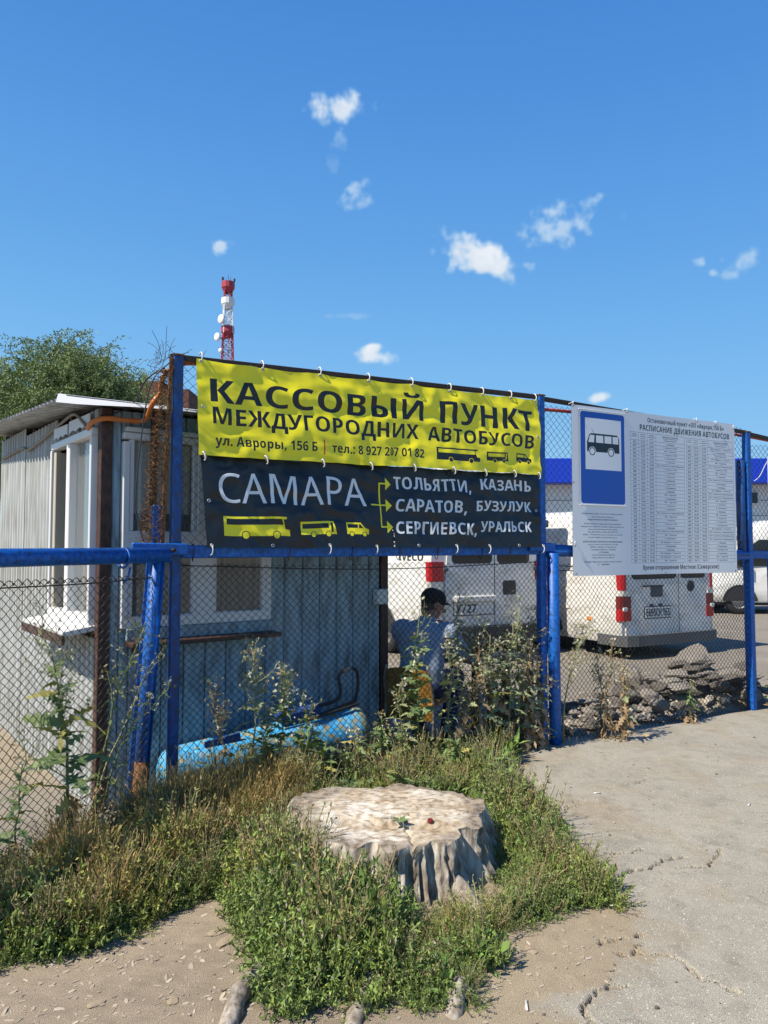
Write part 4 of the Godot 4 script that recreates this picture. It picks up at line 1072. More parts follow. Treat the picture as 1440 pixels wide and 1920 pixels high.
	var on := func(p: Vector3, u: float, v: float) -> Vector3: return bow.call(p, (p.x - X0) / (X1 - X0), (Y1 - p.y) / (Y1 - Y0)) + Vector3(0, 0, 0.006)
	sheet("plate_face", o, 3.305, 3.832, 1.92, 2.71, 10, 10, mp, on)
	var st := S()
	for q in [[3.298, 3.839, 2.708, 2.716], [3.298, 3.839, 1.912, 1.92]]: box(st, on.call(Vector3((q[0] + q[1]) / 2, (q[2] + q[3]) / 2, -0.002), 0, 0), Vector3(q[1] - q[0], 0.008, 0.009), 0.001)
	obj("plate_rim", st, M.board_back, o)
	for q in [[3.24, 2.735], [3.86, 2.735], [4.75, 2.725], [5.02, 2.72], [5.27, 2.70], [3.24, 1.58], [3.25, 1.35], [5.25, 1.35], [4.3, 1.345], [3.235, 2.1]]:
		st = S(true); ring(st, Vector3(q[0], q[1], 0.01), 0.007, 0.003); var gm = obj("screw", st, M.steel, b)
		if q[1] > 2.5 or q[1] == 1.58:
			st = S(true); tube(st, smooth_path([Vector3(q[0], q[1], 0.012), Vector3(q[0] - 0.01, q[1] + 0.022, 0.016), Vector3(q[0] + 0.012, q[1] + 0.035, 0.0), Vector3(q[0], q[1] + 0.02, -0.045)], 3), 0.0035, 5); obj("tie", st, M.tie_white, gm)
	# a second sign, cut by the frame
	b = thing("white_sign", "white sign with a red letter fixed to the fence past the timetable", "sign", fw(0, 0, 0.05), TH)
	st = S(); box(st, Vector3(6.38, 2.02, 0.0), Vector3(1.1, 0.9, 0.006), 0.002); obj("panel", st, M.board_back, b)
	var l := obj("letter", letters("У", 0.16, 0.20, 0.003), M.lens_red, b); l.position = Vector3(5.875, 2.14, 0.006)
	for q in [[5.85, 2.44], [5.85, 1.95]]:
		st = S(true); ring(st, Vector3(q[0], q[1], 0.006), 0.007, 0.003); obj("screw", st, M.steel, b)
	st = S(true); tube(st, smooth_path([Vector3(5.84, 2.44, 0.01), Vector3(5.76, 2.38, 0.02), Vector3(5.70, 2.27, 0.0), Vector3(5.64, 2.22, -0.02)], 4), 0.003, 5); obj("wire_tie", st, M.tie_white, b)

# ---------------------------------------------------------------- cables
func build_cables():
	var cab := Transform3D(Basis(Vector3.UP, TH + 0.14835), Vector3(-1.768, 0, -4.752))
	var c := func(x, y, z) -> Vector3: return cab * Vector3(x, y, z)
	var st := S(true)
	tube(st, smooth_path([c.call(-0.09, 2.335, -0.14), c.call(-0.095, 2.36, -0.03), c.call(-0.04, 2.378, 0.06), c.call(0.08, 2.375, 0.09), c.call(0.19, 2.385, 0.12), fw(-0.11, 2.45, -0.06), fw(-0.065, 2.53, -0.05), fw(-0.05, 2.62, -0.05), fw(-0.005, 2.68, -0.055), fw(0.08, 2.73, -0.05), fw(0.2, 2.745, -0.045)], 6), 0.0165, 10)
	tag(obj("orange_hose", st, M.orange_hose), "thick orange conduit hose running from the cabin corner to the fence top", "hose")
	st = S(true)
	var pts := []
	for k in 40:
		var x := lerpf(0.21, 7.0, k / 39.0); pts.append(fw(x, (2.745 - 0.038 * smoothstep(0.2, 3.0, x) - 0.03 * maxf(0.0, x - 3.2) / 2.5) + 0.008 * sin(x * 4.0) - 0.05 * maxf(0.0, x - 5.8), -0.045 + 0.01 * sin(x * 2.0)))
	tube(st, pts, 0.0145, 8)
	tag(obj("red_hose", st, M.red_hose), "red conduit hose strung along the top of the fence", "hose")
	st = S(true); tube(st, smooth_path([c.call(-0.062, 2.42, -3.1), c.call(-0.07, 2.43, -2.2), c.call(-0.07, 2.39, -1.9), c.call(-0.07, 2.47, -0.9), c.call(-0.07, 2.49, -0.55), c.call(-0.08, 2.40, -0.3), c.call(-0.092, 2.345, -0.16)], 5), 0.011, 8)
	tag(obj("grey_cable", st, M.cable_grey), "grey cable sagging under the eave of the cabin side wall", "cable")
	st = S(true); tube(st, smooth_path([c.call(-0.06, 2.40, 0.02), c.call(0.1, 2.46, 0.10), fw(-0.15, 2.60, -0.05), fw(-0.04, 2.685, -0.04)], 6), 0.005, 6)
	tag(obj("black_cable", st, M.cable_black), "thin black cable slanting across the cabin front to the fence top", "cable")
	st = S(true); tube(st, smooth_path([fw(-0.03, 2.70, 0.05), fw(-0.12, 2.60, 0.05), fw(-0.16, 2.45, 0.03), fw(-0.19, 2.2, 0.02), fw(-0.215, 1.85, 0.02), fw(-0.2, 1.72, 0.03), fw(-0.17, 1.60, 0.05)], 6), 0.0045, 6)
	tag(obj("black_cable", st, M.cable_black), "black cable hanging down in front of the cabin window to the rail", "cable")

# ---------------------------------------------------------------- vans
func van_section(w: float, h: float, tum: float, low: float) -> Array:     # half outline of the body, from sill to roof, as (x, y)
	return [Vector2(w - 0.05, low), Vector2(w - 0.01, low + 0.08), Vector2(w, low + 0.35), Vector2(w, low + 0.75), Vector2(w - tum * 0.18, low + 1.0), Vector2(w - tum * 0.55, lerpf(low + 1.0, h, 0.5)), Vector2(w - tum * 0.9, h - 0.22), Vector2(w - tum - 0.04, h - 0.10), Vector2(w - tum - 0.12, h - 0.03), Vector2(w - tum - 0.28, h - 0.003), Vector2(0, h)]
func half_at(sec: Array, y: float) -> float:
	for i in sec.size() - 1:
		if y >= sec[i].y and y <= sec[i + 1].y: return lerpf(sec[i].x, sec[i + 1].x, (y - sec[i].y) / maxf(sec[i + 1].y - sec[i].y, 1e-4))
	return sec[0].x
func make_van(label: String, at: Vector3, turn: float, W: float, H: float, L: float, kind: int) -> Node3D:
	var v := thing("parked_van", label, "van", at, turn)
	var w := W * 0.5; var tum := 0.17 if kind == 0 else 0.13; var low := 0.30 if kind != 1 else 0.23
	var full := van_section(w, H, tum, low)
	# body shell as a loft from the rear to the nose
	var st := S(true)
	var stations := [[0.03, 0.965, H - 0.06], [0.0, 0.985, H - 0.02], [-0.06, 1.0, H], [-L * 0.45, 1.0, H + 0.02], [-L * 0.68, 1.0, H], [-L * 0.76, 0.985, H - 0.12], [-L * 0.86, 0.97, H * 0.62], [-L * 0.95, 0.93, 1.12], [-L * 0.985, 0.86, 1.0], [-L, 0.78, 0.86]]
	var rings := []
	for s in stations:
		var ring_pts := []
		var sec := []
		for p in full:
			var y: float = low + (p.y - low) * (s[2] - low) / (H - low)
			sec.append(Vector2(p.x * s[1], y))
		for i in sec.size(): ring_pts.append(Vector3(sec[i].x, sec[i].y, s[0] - 0.03))
		for i in range(sec.size() - 2, -1, -1): ring_pts.append(Vector3(-sec[i].x, sec[i].y, s[0] - 0.03))
		rings.append(ring_pts)
	for i in rings.size() - 1:
		for k in rings[i].size() - 1: quad(st, rings[i][k], rings[i][k + 1], rings[i + 1][k + 1], rings[i + 1][k])
	st.set_smooth_group(-1)
	for e in [0, rings.size() - 1]:
		var R: Array = rings[e]; var n := R.size()
		for k in n / 2: quad(st, R[k], R[k + 1], R[n - 2 - k], R[n - 1 - k])
	for i in rings.size() - 1: quad(st, rings[i][0], rings[i + 1][0], rings[i + 1][-1], rings[i][-1])
	obj("body", st, M.van_white, v)
	# rear doors: two panels following the tumblehome, their seam open
	var seam := (1.22 if kind == 0 else 1.265) - w
	var door_y0 := 0.50 if kind == 0 else 0.34
	var edge := func(y: float) -> float: return half_at(full, y) - (0.30 if kind == 0 else 0.10)
	if kind < 2:
		for sd in 2:
			var poly := PackedVector2Array()
			var ys := [door_y0, 0.9, 1.2, 1.6, 2.0, H - 0.22]
			if sd == 0:
				for y in ys: poly.append(Vector2(-edge.call(y), y))
				poly.append(Vector2(-edge.call(H - 0.22) + 0.06, H - 0.15)); poly.append(Vector2(seam - 0.008, H - 0.12)); poly.append(Vector2(seam - 0.008, door_y0))
			else:
				for y in ys: poly.append(Vector2(edge.call(y), y))
				poly.append(Vector2(edge.call(H - 0.22) - 0.06, H - 0.15)); poly.append(Vector2(seam + 0.008, H - 0.12)); poly.append(Vector2(seam + 0.008, door_y0))
			st = S(); prism(st, poly, -0.02, 0.022); var d = obj("rear_door", st, M.van_white, v)
			var xa: float = (-edge.call(1.6) + 0.10) if sd == 0 else seam + 0.07; var xb: float = (seam - 0.07) if sd == 0 else edge.call(1.6) - 0.10
			var wy: float = 1.46 if kind == 0 else 1.22
			st = S(); prism(st, rrect(xa, wy, xb, H - 0.42, 0.06), 0.022, 0.027); var wd = obj("door_window", st, M.van_glass, d)
			st = S(); prism(st, rrect(xa - 0.025, wy - 0.025, xb + 0.025, H - 0.395, 0.07), 0.02, 0.0245); obj("window_seal", st, M.van_black, wd)
			if kind == 0 and sd == 1:
				st = S(); prism(st, rrect(0.21, 0.95, 0.46, 1.17, 0.03), 0.02, 0.028); obj("vent_plate", st, M.van_black, d)
			if kind == 1:
				st = S(); box(st, Vector3(0, 0.86, 0.024), Vector3(0.001, 0.001, 0.001)); st = S()
				if sd == 0:
					prism(st, rrect(-0.42, 0.92, -0.16, 1.10, 0.02), 0.02, 0.030); obj("handle_recess", st, M.van_grey, d)
					st = S(); box(st, Vector3(-0.38, 1.09, 0.036), Vector3(0.46, 0.022, 0.02), 0.005); obj("handle", st, M.van_black, d)
				else:
					var X := Transform3D(Basis(Vector3.RIGHT, PI / 2), Vector3(0.48, 1.07, 0.02)); lathe(st, [Vector2(0.09, 0.0), Vector2(0.085, 0.012), Vector2(0.0, 0.014)], 18, X); obj("round_cap", st, M.van_black, d)
			# hinges
			for y in [0.75, 1.35, 1.95]:
				var hx: float = (-edge.call(y) - 0.02) if sd == 0 else edge.call(y) + 0.02
				st = S(); box(st, Vector3(hx, y, 0.03), Vector3(0.09, 0.06, 0.03), 0.01); obj("hinge", st, M.van_grey if kind == 0 else M.van_white, d)
		# press line over the doors
		st = S(); box(st, Vector3(seam, (H - 0.12 + door_y0) / 2, 0.012), Vector3(0.022, H - 0.14 - door_y0, 0.016), 0.002); obj("door_seal", st, M.van_black, v)
		# number plate
		var px: Array = [0.455 - w, 1.20 - w, 0.66, 0.87] if kind == 0 else [0.49 - w, 1.07 - w, 0.59, 0.78]
		st = S(); box(st, Vector3((px[0] + px[1]) / 2, (px[2] + px[3]) / 2, 0.028), Vector3(px[1] - px[0], px[3] - px[2], 0.012), 0.004); var pl = obj("number_plate", st, M.van_black, v)
		st = S(); box(st, Vector3((px[0] + px[1]) / 2, (px[2] + px[3]) / 2, 0.035), Vector3(px[1] - px[0] - 0.03, px[3] - px[2] - 0.03, 0.004), 0.001); obj("plate_face", st, M.plate_white, pl)
		var tx := letters("У727" if kind == 0 else "Е695СН 163", (px[1] - px[0]) * (0.5 if kind == 0 else 0.88), (px[3] - px[2]) * 0.62, 0.002)
		var to := obj("plate_number", tx, M.ink, pl); to.position = Vector3(px[0] + 0.035, px[2] + (px[3] - px[2]) * 0.19, 0.0375)
		if kind == 0:
			st = S(); box(st, Vector3(-0.33, 0.91, 0.05), Vector3(0.75, 0.10, 0.07), 0.02); obj("plate_lamp_bar", st, M.van_white, v)
		else:
			for x in [-0.42, -0.22]:
				st = S(); box(st, Vector3(x, 0.80, 0.034), Vector3(0.08, 0.03, 0.024), 0.006); obj("plate_lamp", st, M.van_black, v)
		# tail lights, wrapped round the corner
		for sg in [-1.0, 1.0]:
			var y0 := 0.52 if kind == 0 else 0.57; var y1 := 1.47 if kind == 0 else 1.29
			var lw := 0.27 if kind == 0 else 0.23
			var lamp := Node3D.new(); lamp.name = "tail_light"; v.add_child(lamp, true)
			var seg: Array = [[0.0, 0.10, "lens_dark_red"], [0.10, 0.24, "lens_white"], [0.24, 0.36, "lens_red"], [0.36, 0.54, "lens_dark_red"], [0.54, 0.69, "lens_white"], [0.69, 1.0, "lens_red"]] if kind == 0 else [[0.0, 0.26, "lens_red"], [0.26, 0.52, "lens_dark_red"], [0.52, 0.64, "lens_white"], [0.64, 1.0, "lens_red"]]
			for q in seg:
				st = S()
				var a := lerpf(y0, y1, q[0]) + 0.004; var c := lerpf(y0, y1, q[1]) - 0.004
				var wa: float = half_at(full, (a + c) / 2) + 0.008; var inw := wa - lw + (0.12 * smoothstep(0.9, 1.3, c) if kind == 1 else 0.0)
				var pz := PackedVector2Array([Vector2(sg * inw, 0.012), Vector2(sg * (inw + 0.01), 0.032), Vector2(sg * (wa - 0.06), 0.03), Vector2(sg * (wa - 0.015), 0.005), Vector2(sg * wa, -0.05), Vector2(sg * (wa - 0.02), -0.10), Vector2(sg * inw, -0.10)])
				prism(st, pz, a, c, Transform3D(Basis(Vector3(1, 0, 0), Vector3(0, 0, 1), Vector3(0, 1, 0)), Vector3.ZERO))
				obj("lens", st, M[q[2]], lamp)
		# bumper with rounded ends
		st = S()
		var by0 := 0.22 if kind == 0 else 0.20; var by1 := 0.49 if kind == 0 else 0.36
		var bp := PackedVector2Array([Vector2(-w - 0.01, -0.45), Vector2(-w - 0.01, 0.0), Vector2(-w + 0.06, 0.09), Vector2(-w + 0.25, 0.13), Vector2(w - 0.25, 0.13), Vector2(w - 0.06, 0.09), Vector2(w + 0.01, 0.0), Vector2(w + 0.01, -0.45)])
		prism(st, bp, by0, by1, Transform3D(Basis(Vector3(1, 0, 0), Vector3(0, 0, 1), Vector3(0, 1, 0)), Vector3.ZERO)); obj("bumper", st, M.van_black if kind == 0 else M.van_grey, v)
	# underbody, wheels
	part("underbody", "van_black", v, Vector3(0, 0.30, -L * 0.5), Vector3(W - 0.3, 0.16, L * 0.86), 0.02)
	for z in [-1.28 if kind != 1 else -1.66, -L + 0.95]:
		for sg in [-1.0, 1.0]:
			var X := Transform3D(Basis(Vector3(0, 0, 1), -PI / 2 * sg), Vector3(sg * (w - 0.14), 0.335, z))
			st = S(true); lathe(st, [Vector2(0.20, -0.1), Vector2(0.31, -0.105), Vector2(0.335, -0.07), Vector2(0.335, 0.08), Vector2(0.31, 0.11), Vector2(0.2, 0.10)], 28, X); var wh = obj("wheel", st, M.tyre, v)
			st = S(); lathe(st, [Vector2(0.205, -0.02), Vector2(0.205, 0.09), Vector2(0.19, 0.095), Vector2(0.15, 0.05), Vector2(0.07, 0.07), Vector2(0.0, 0.075)], 20, X); obj("rim", st, M.rim, wh)
			# dark wheel arch lip
			st = S(true)
			var pts := []
			for k in 13:
				var a := PI * k / 12.0; pts.append(Vector3(sg * (w - 0.004), 0.335 + sin(a) * 0.40, z + cos(a) * 0.40))
			tube(st, pts, 0.022, 6); obj("wheel_arch", st, M.van_black, v)
			st = S(); var disc := PackedVector2Array()
			for k in 17:
				var a := PI * k / 16.0; disc.append(Vector2(cos(a) * 0.395, sin(a) * 0.395))
			prism(st, disc, 0.0, 0.012, Transform3D(Basis(Vector3(0, 0, 1), Vector3(0, 1, 0), Vector3(-1, 0, 0)) if sg > 0 else Basis(Vector3(0, 0, 1), Vector3(0, 1, 0), Vector3(-1, 0, 0)), Vector3(sg * (w - 0.001) + (0.006 if sg < 0 else 0.006), 0.335, z))); obj("wheel_well", st, M.van_black, v)
	# side mouldings, cab windows and windscreen
	for sg in [-1.0, 1.0]:
		part("side_moulding", "van_grey" if kind == 0 else "van_white", v, Vector3(sg * (w + 0.006), 0.74, -L * 0.42), Vector3(0.018, 0.09, L * 0.42), 0.006)
		st = S()
		var p0 := -L * 0.66; var p1 := -L * 0.855
		var q := PackedVector2Array([Vector2(p0, 1.22), Vector2(p1 - 0.08, 1.22), Vector2(p1 + 0.12, H * 0.62), Vector2(p0 - 0.36, H * 0.79), Vector2(p0, H * 0.79)])
		prism(st, q, 0.0, 0.02, Transform3D(Basis(Vector3(0, 0, 1), Vector3(0, 1, 0), Vector3(-1, 0, 0)), Vector3(sg * (w - 0.01) + 0.01, 0, -0.03))); obj("cab_window", st, M.van_glass, v)
		st = S(); box(st, Vector3(sg * (w + 0.10), 1.3, -L * 0.80), Vector3(0.18, 0.28, 0.10), 0.03); obj("mirror", st, M.van_black, v)
		st = S(); box(st, Vector3(sg * (w + 0.004), 0.57, -0.63), Vector3(0.014, 0.055, 0.09), 0.005); obj("side_marker", st, M.lens_orange, v)
		st = S(); box(st, Vector3(sg * (w * 0.72), 0.82, -L + 0.06), Vector3(0.34, 0.2, 0.10), 0.03); obj("headlight", st, M.lens_white, v)
		st = S(); box(st, Vector3(sg * (w * 0.93), 0.66, -L + 0.20), Vector3(0.10, 0.07, 0.10), 0.02); obj("indicator", st, M.lens_orange, v)
	st = S(); box(st, Vector3(0, 0.46, -L + 0.12), Vector3(W * 0.98, 0.34, 0.40), 0.06); obj("front_bumper", st, M.van_grey, v)
	st = S(); quad(st, Vector3(-w * 0.84, 1.2, -L * 0.943 - 0.045), Vector3(-w * 0.70, H * 0.84, -L * 0.795 - 0.05), Vector3(w * 0.70, H * 0.84, -L * 0.795 - 0.05), Vector3(w * 0.84, 1.2, -L * 0.943 - 0.045)); obj("windscreen", st, M.van_glass, v)
	return v
func build_vans():
	var a := make_van("tall white van with tall red tail lights parked behind the seated person", fw(4.728 + 1.165, YARD, -4.573), TH, 2.33, 2.9, 6.2, 0)
	var t := obj("lettering", letters("IVECO", 0.72, 0.13, 0.004), M.ink, a)
	t.transform = Transform3D(Basis(Vector3(0, 0, 1), Vector3(0, 1, 0), Vector3(-1, 0, 0)), Vector3(-1.12, 1.475, -0.88))
	var st := S(); box(st, Vector3(1.02, 2.06, 0.05), Vector3(0.14, 0.12, 0.10), 0.02); obj("door_hinge", st, M.van_grey, a)
	make_van("white van with two rear doors and a grey bumper parked behind the rubble", fw(7.41 + 1.06, YARD, -3.43), TH, 2.12, 2.28, 5.0, 1)
	make_van("white van with a grey front bumper parked side-on beyond the rubble", Vector3(13.6, YARD, -19.5), PI / 2 - 0.12, 2.0, 2.4, 5.4, 2)

# ---------------------------------------------------------------- blue air receiver
func build_tank():
	var b := thing("air_tank", "pale blue rusty compressor tank lying between the fence and the cabin", "tank", fw(0, 0, 0), TH)
	var A := Vector3(0.06, 0.085, -0.265); var B := Vector3(1.46, 0.235, -0.30)
	var ax := (B - A).normalized(); var L := (B - A).length()
	var X := Transform3D(Basis(ax.cross(Vector3.BACK).normalized() * -1.0, ax, Vector3.BACK).orthonormalized(), A)
	var R := 0.182
	var st := S(true)
	var prof := [Vector2(0.0, -0.06)]
	for k in range(1, 7): prof.append(Vector2(R * sin(k * PI / 12), 0.05 - 0.11 * cos(k * PI / 12)))
	prof.append(Vector2(R, L * 0.3)); prof.append(Vector2(R, L * 0.7)); prof.append(Vector2(R, L - 0.09))
	lathe(st, prof, 36, X); obj("shell", st, M.tank_blue, b)
	st = S(true); prof = [Vector2(R, L - 0.09)]
	for k in range(6, 0, -1): prof.append(Vector2(R * sin(k * PI / 12), L - 0.05 + 0.11 * cos(k * PI / 12)))
	prof.append(Vector2(0.0, L + 0.06))
	lathe(st, prof, 36, X); tag(obj("end_cap", st, M.tank_end, b), "faded yellowish end of the tank", "")
	for y in [0.07, L - 0.07]:
		st = S(true); lathe(st, [Vector2(R + 0.001, y - 0.012), Vector2(R + 0.005, y), Vector2(R + 0.001, y + 0.012)], 36, X); obj("weld_seam", st, M.tank_blue, b)
	# the mounting plate on top, its brackets
	var P := func(s: float, up: float, side: float) -> Vector3: return A + ax * s + Vector3(0, up, 0) + Vector3(0, 0, side)
	st = S(); bar(st, P.call(0.75, R + 0.03, 0.10), P.call(1.05, R + 0.03, 0.10), 0.012, 0.075, 0.003); obj("mounting_plate", st, M.tank_dark_blue, b)
	st = S(); bar(st, P.call(0.22, R - 0.01, 0.09), P.call(0.46, R + 0.0, 0.10), 0.012, 0.05, 0.003); obj("mounting_plate", st, M.tank_dark_blue, b)
	st = S(); bar(st, P.call(0.72, R + 0.062, 0.04), P.call(1.05, R + 0.068, 0.04), 0.10, 0.01, 0.003); obj("mounting_plate", st, M.tank_dark_blue, b)
	for s in [0.85, 1.0]:
		st = S(true); tube(st, [P.call(s, R + 0.035, 0.10), P.call(s, R + 0.035, 0.115)], 0.008, 6); obj("bolt", st, M.steel, b)
	# handle: bent black pipe with a worn grip
	st = S(true)
	tube(st, smooth_path([P.call(0.75, R + 0.055, 0.06), P.call(1.10, R + 0.065, 0.06), P.call(1.21, R + 0.08, 0.05), P.call(1.235, R + 0.14, 0.04), P.call(1.225, R + 0.22, 0.03), P.call(1.25, R + 0.255, 0.02), P.call(1.30, R + 0.265, 0.0), P.call(1.36, R + 0.26, -0.02), P.call(1.405, R + 0.225, -0.03), P.call(1.41, R + 0.13, -0.02), P.call(1.385, R + 0.06, 0.0), P.call(1.33, R + 0.03, 0.04), P.call(1.05, R + 0.015, 0.11)], 5), 0.0125, 9)
	obj("handle", st, M.black_pipe, b)
	st = S(true); tube(st, [P.call(1.265, R + 0.262, 0.012), P.call(1.345, R + 0.264, -0.014)], 0.017, 9); obj("grip", st, M.cable_grey, b)
	st = S(true); tube(st, [P.call(0.95, R + 0.002, 0.12), P.call(1.36, R + 0.02, 0.09)], 0.011, 8); obj("pipe", st, M.black_pipe, b)
	for q in [[0.15, 0.1], [1.25, 0.1], [0.15, -0.1], [1.25, -0.1]]:
		st = S(); var f: Vector3 = P.call(q[0], -R * 0.75, q[1]); bar(st, f, Vector3(f.x, YARD - 0.03, f.z), 0.05, 0.012, 0.002, Vector3.RIGHT); obj("foot", st, M.tank_dark_blue, b)

# ---------------------------------------------------------------- seated person, chair, table
func build_person():
	var seat := Vector3(0.285, 0, -6.17)
	var f := Vector3(0.42, 0, -0.91).normalized(); var rt := Vector3(-f.z, 0, f.x)     # facing, and the person's right
	var at := func(fo: float, up: float, ri: float) -> Vector3: return seat + f * fo + Vector3(0, up, 0) + rt * ri
	var yaw := atan2(-f.x, -f.z)
	# chair (its own axes: x right, z back)
	var c := thing("chair", "low chair with a worn yellow-brown backrest under the seated person", "chair", Vector3(seat.x, YARD, seat.z), yaw)
	var st := S(); box(st, Vector3(0, 0.43, 0.02), Vector3(0.42, 0.04, 0.40), 0.012); obj("seat", st, M.chair_back, c)
	st = S(true)
	for i in 10:
		for j in 8:
			var P := func(u: float, v: float) -> Vector3: return Vector3(lerpf(-0.21, 0.21, u) * (1.0 - 0.12 * v * v), lerpf(0.30, 0.72, v) - 0.03 * pow(absf(u - 0.5) * 2.0, 3.0) * v, 0.235 + 0.05 * v - 0.05 * pow((u - 0.5) * 2.0, 2.0))
			quad(st, P.call(i / 10.0, j / 8.0), P.call(i / 10.0, (j + 1) / 8.0), P.call((i + 1) / 10.0, (j + 1) / 8.0), P.call((i + 1) / 10.0, j / 8.0))
	obj("backrest", st, M.chair_back, c)
	for sg in [-1.0, 1.0]:
		st = S(true); tube(st, smooth_path([Vector3(sg * 0.215, 0.0, 0.25), Vector3(sg * 0.205, 0.42, 0.20), Vector3(sg * 0.2, 0.6, 0.235), Vector3(sg * 0.175, 0.73, 0.255)], 4), 0.011, 8); obj("leg", st, M.steel, c)
		st = S(true); tube(st, [Vector3(sg * 0.2, 0.0, -0.19), Vector3(sg * 0.185, 0.42, -0.16)], 0.011, 8); obj("leg", st, M.steel, c)
		st = S(true); tube(st, [Vector3(sg * 0.19, 0.405, 0.2), Vector3(sg * 0.185, 0.405, -0.17)], 0.010, 8); obj("seat_rail", st, M.steel, c)
	# person
	var p := thing("person", "person in a black cap and blue-grey polo shirt sitting bent forward on a chair", "person", Vector3.ZERO)
	var hipL: Vector3 = at.call(0.0, 0.46, -0.10); var hipR: Vector3 = at.call(0.0, 0.46, 0.10)
	var waist: Vector3 = at.call(0.0, 0.58, 0.03); var chest: Vector3 = at.call(0.08, 0.80, 0.0); var neck: Vector3 = at.call(0.19, 0.945, 0.0); var head: Vector3 = at.call(0.28, 1.07, 0.02)
	var shL: Vector3 = at.call(0.13, 0.86, -0.20); var shR: Vector3 = at.call(0.15, 0.85, 0.20)
	var elL: Vector3 = at.call(0.33, 0.68, -0.27); var elR: Vector3 = at.call(0.28, 0.66, 0.31)
	var wrL: Vector3 = at.call(0.54, 0.62, -0.13); var wrR: Vector3 = at.call(0.56, 0.63, 0.10)
	var knL: Vector3 = at.call(0.43, 0.44, -0.17); var knR: Vector3 = at.call(0.43, 0.45, 0.16)
	var anL: Vector3 = at.call(0.42, 0.0, -0.17); var anR: Vector3 = at.call(0.30, 0.0, 0.14)
	st = S(true)
	var bones := [[hipL, hipR, 0.11, 0.11], [hipL.lerp(hipR, 0.5), waist, 0.13, 0.12], [waist, chest, 0.125, 0.13], [chest, neck, 0.11, 0.06], [shL, shR, 0.07, 0.07], [shL, elL, 0.05, 0.04], [elL, wrL, 0.04, 0.028], [shR, elR, 0.05, 0.04], [elR, wrR, 0.04, 0.028],
		[hipL, knL, 0.085, 0.06], [knL, anL, 0.058, 0.04], [hipR, knR, 0.085, 0.06], [knR, anR, 0.058, 0.04], [neck, neck.lerp(head, 0.6), 0.058, 0.055]]
	blob(st, bones, 0.014, 0.05)
	# hands: palm, four curled fingers, thumb
	for h in [[wrL, elL, -1.0], [wrR, elR, 1.0]]:
		var d: Vector3 = (h[0] - h[1]).normalized(); var sd: Vector3 = d.cross(Vector3.UP).normalized()
		var pc: Vector3 = h[0] + d * 0.05
		var hb := [[h[0], pc, 0.026, 0.028], [pc - sd * 0.02, pc + sd * 0.02 + d * 0.01, 0.018, 0.018]]
		for i in 4:
			var k0: Vector3 = pc + sd * (-0.028 + 0.018 * i) + d * 0.025; var k1: Vector3 = k0 + d * (0.03 + 0.004 * (1 if i in [1, 2] else 0)) - Vector3(0, 0.012, 0); var k2 := k1 + d * 0.012 - Vector3(0, 0.026, 0)
			hb.append([k0, k1, 0.0095, 0.009]); hb.append([k1, k2, 0.009, 0.008])
		var t0: Vector3 = h[0] + d * 0.02 - sd * 0.022 * h[2]; hb.append([t0, t0 + d * 0.03 - sd * 0.02 * h[2], 0.012, 0.010]); hb.append([t0 + d * 0.03 - sd * 0.02 * h[2], t0 + d * 0.055 - sd * 0.018 * h[2] - Vector3(0, 0.008, 0), 0.010, 0.0085])
		blob(st, hb, 0.006, 0.01)
	# head: skull, jaw, nose, ears, brow
	var hf := Vector3(0.86, -0.16, -0.48).normalized(); var hu := (Vector3.UP - hf * hf.y).normalized(); var hr := hf.cross(hu).normalized()      # the head is turned to the right
	var Hd := func(fo: float, up: float, ri: float) -> Vector3: return head + hf * fo + hu * up + hr * ri
	var hbones := [[Hd.call(-0.025, 0.03, 0), Hd.call(0.02, 0.03, 0), 0.082, 0.080], [Hd.call(0.02, 0.0, 0), Hd.call(0.035, -0.075, 0), 0.066, 0.040], [Hd.call(-0.02, -0.03, 0), Hd.call(-0.03, -0.11, 0), 0.06, 0.055], [Hd.call(0.092, 0.005, 0), Hd.call(0.112, -0.028, 0), 0.010, 0.014], [Hd.call(0.075, -0.058, -0.015), Hd.call(0.075, -0.058, 0.015), 0.012, 0.012], [Hd.call(0.082, 0.022, -0.035), Hd.call(0.082, 0.022, 0.035), 0.014, 0.014]]
	for sg in [-1.0, 1.0]:
		hbones.append([Hd.call(-0.012, 0.012, sg * 0.083), Hd.call(-0.008, -0.03, sg * 0.082), 0.016, 0.011])
	blob(st, hbones, 0.007, 0.02)
	obj("body", st, M.skin, p)
	for sg in [-1.0, 1.0]:
		st = S(true); lathe(st, [Vector2(0, -0.010), Vector2(0.008, -0.006), Vector2(0.010, 0.0), Vector2(0.008, 0.006), Vector2(0, 0.010)], 10, Transform3D(Basis(), Hd.call(0.080, 0.004, sg * 0.032))); obj("eye", st, M.tie_white, p)
	st = S(true); blob(st, [[Hd.call(-0.035, 0.0, 0), Hd.call(-0.045, -0.045, 0), 0.078, 0.062]], 0.008, 0.02); obj("hair", st, M.hair, p)
	# polo shirt with short sleeves and a collar
	st = S(true)
	var e := 0.017
	blob(st, [[hipL.lerp(waist, 0.2), hipR.lerp(waist, 0.2), 0.115 + e, 0.115 + e], [hipL.lerp(hipR, 0.5) + Vector3(0, 0.02, 0), waist, 0.135 + e, 0.128 + e], [waist, chest, 0.132 + e, 0.135 + e], [waist - rt * 0.05, chest - rt * 0.09, 0.10 + e, 0.10 + e], [waist + rt * 0.05, chest + rt * 0.09, 0.10 + e, 0.10 + e], [chest, neck - Vector3(0, 0.03, 0), 0.12, 0.075], [shL, shR, 0.075 + e, 0.075 + e], [shL, shL.lerp(elL, 0.86), 0.068 + e, 0.064], [shR, shR.lerp(elR, 0.86), 0.068 + e, 0.064]], 0.0125, 0.05)
	obj("polo_shirt", st, M.shirt, p)
	st = S(true)
	var cp := []
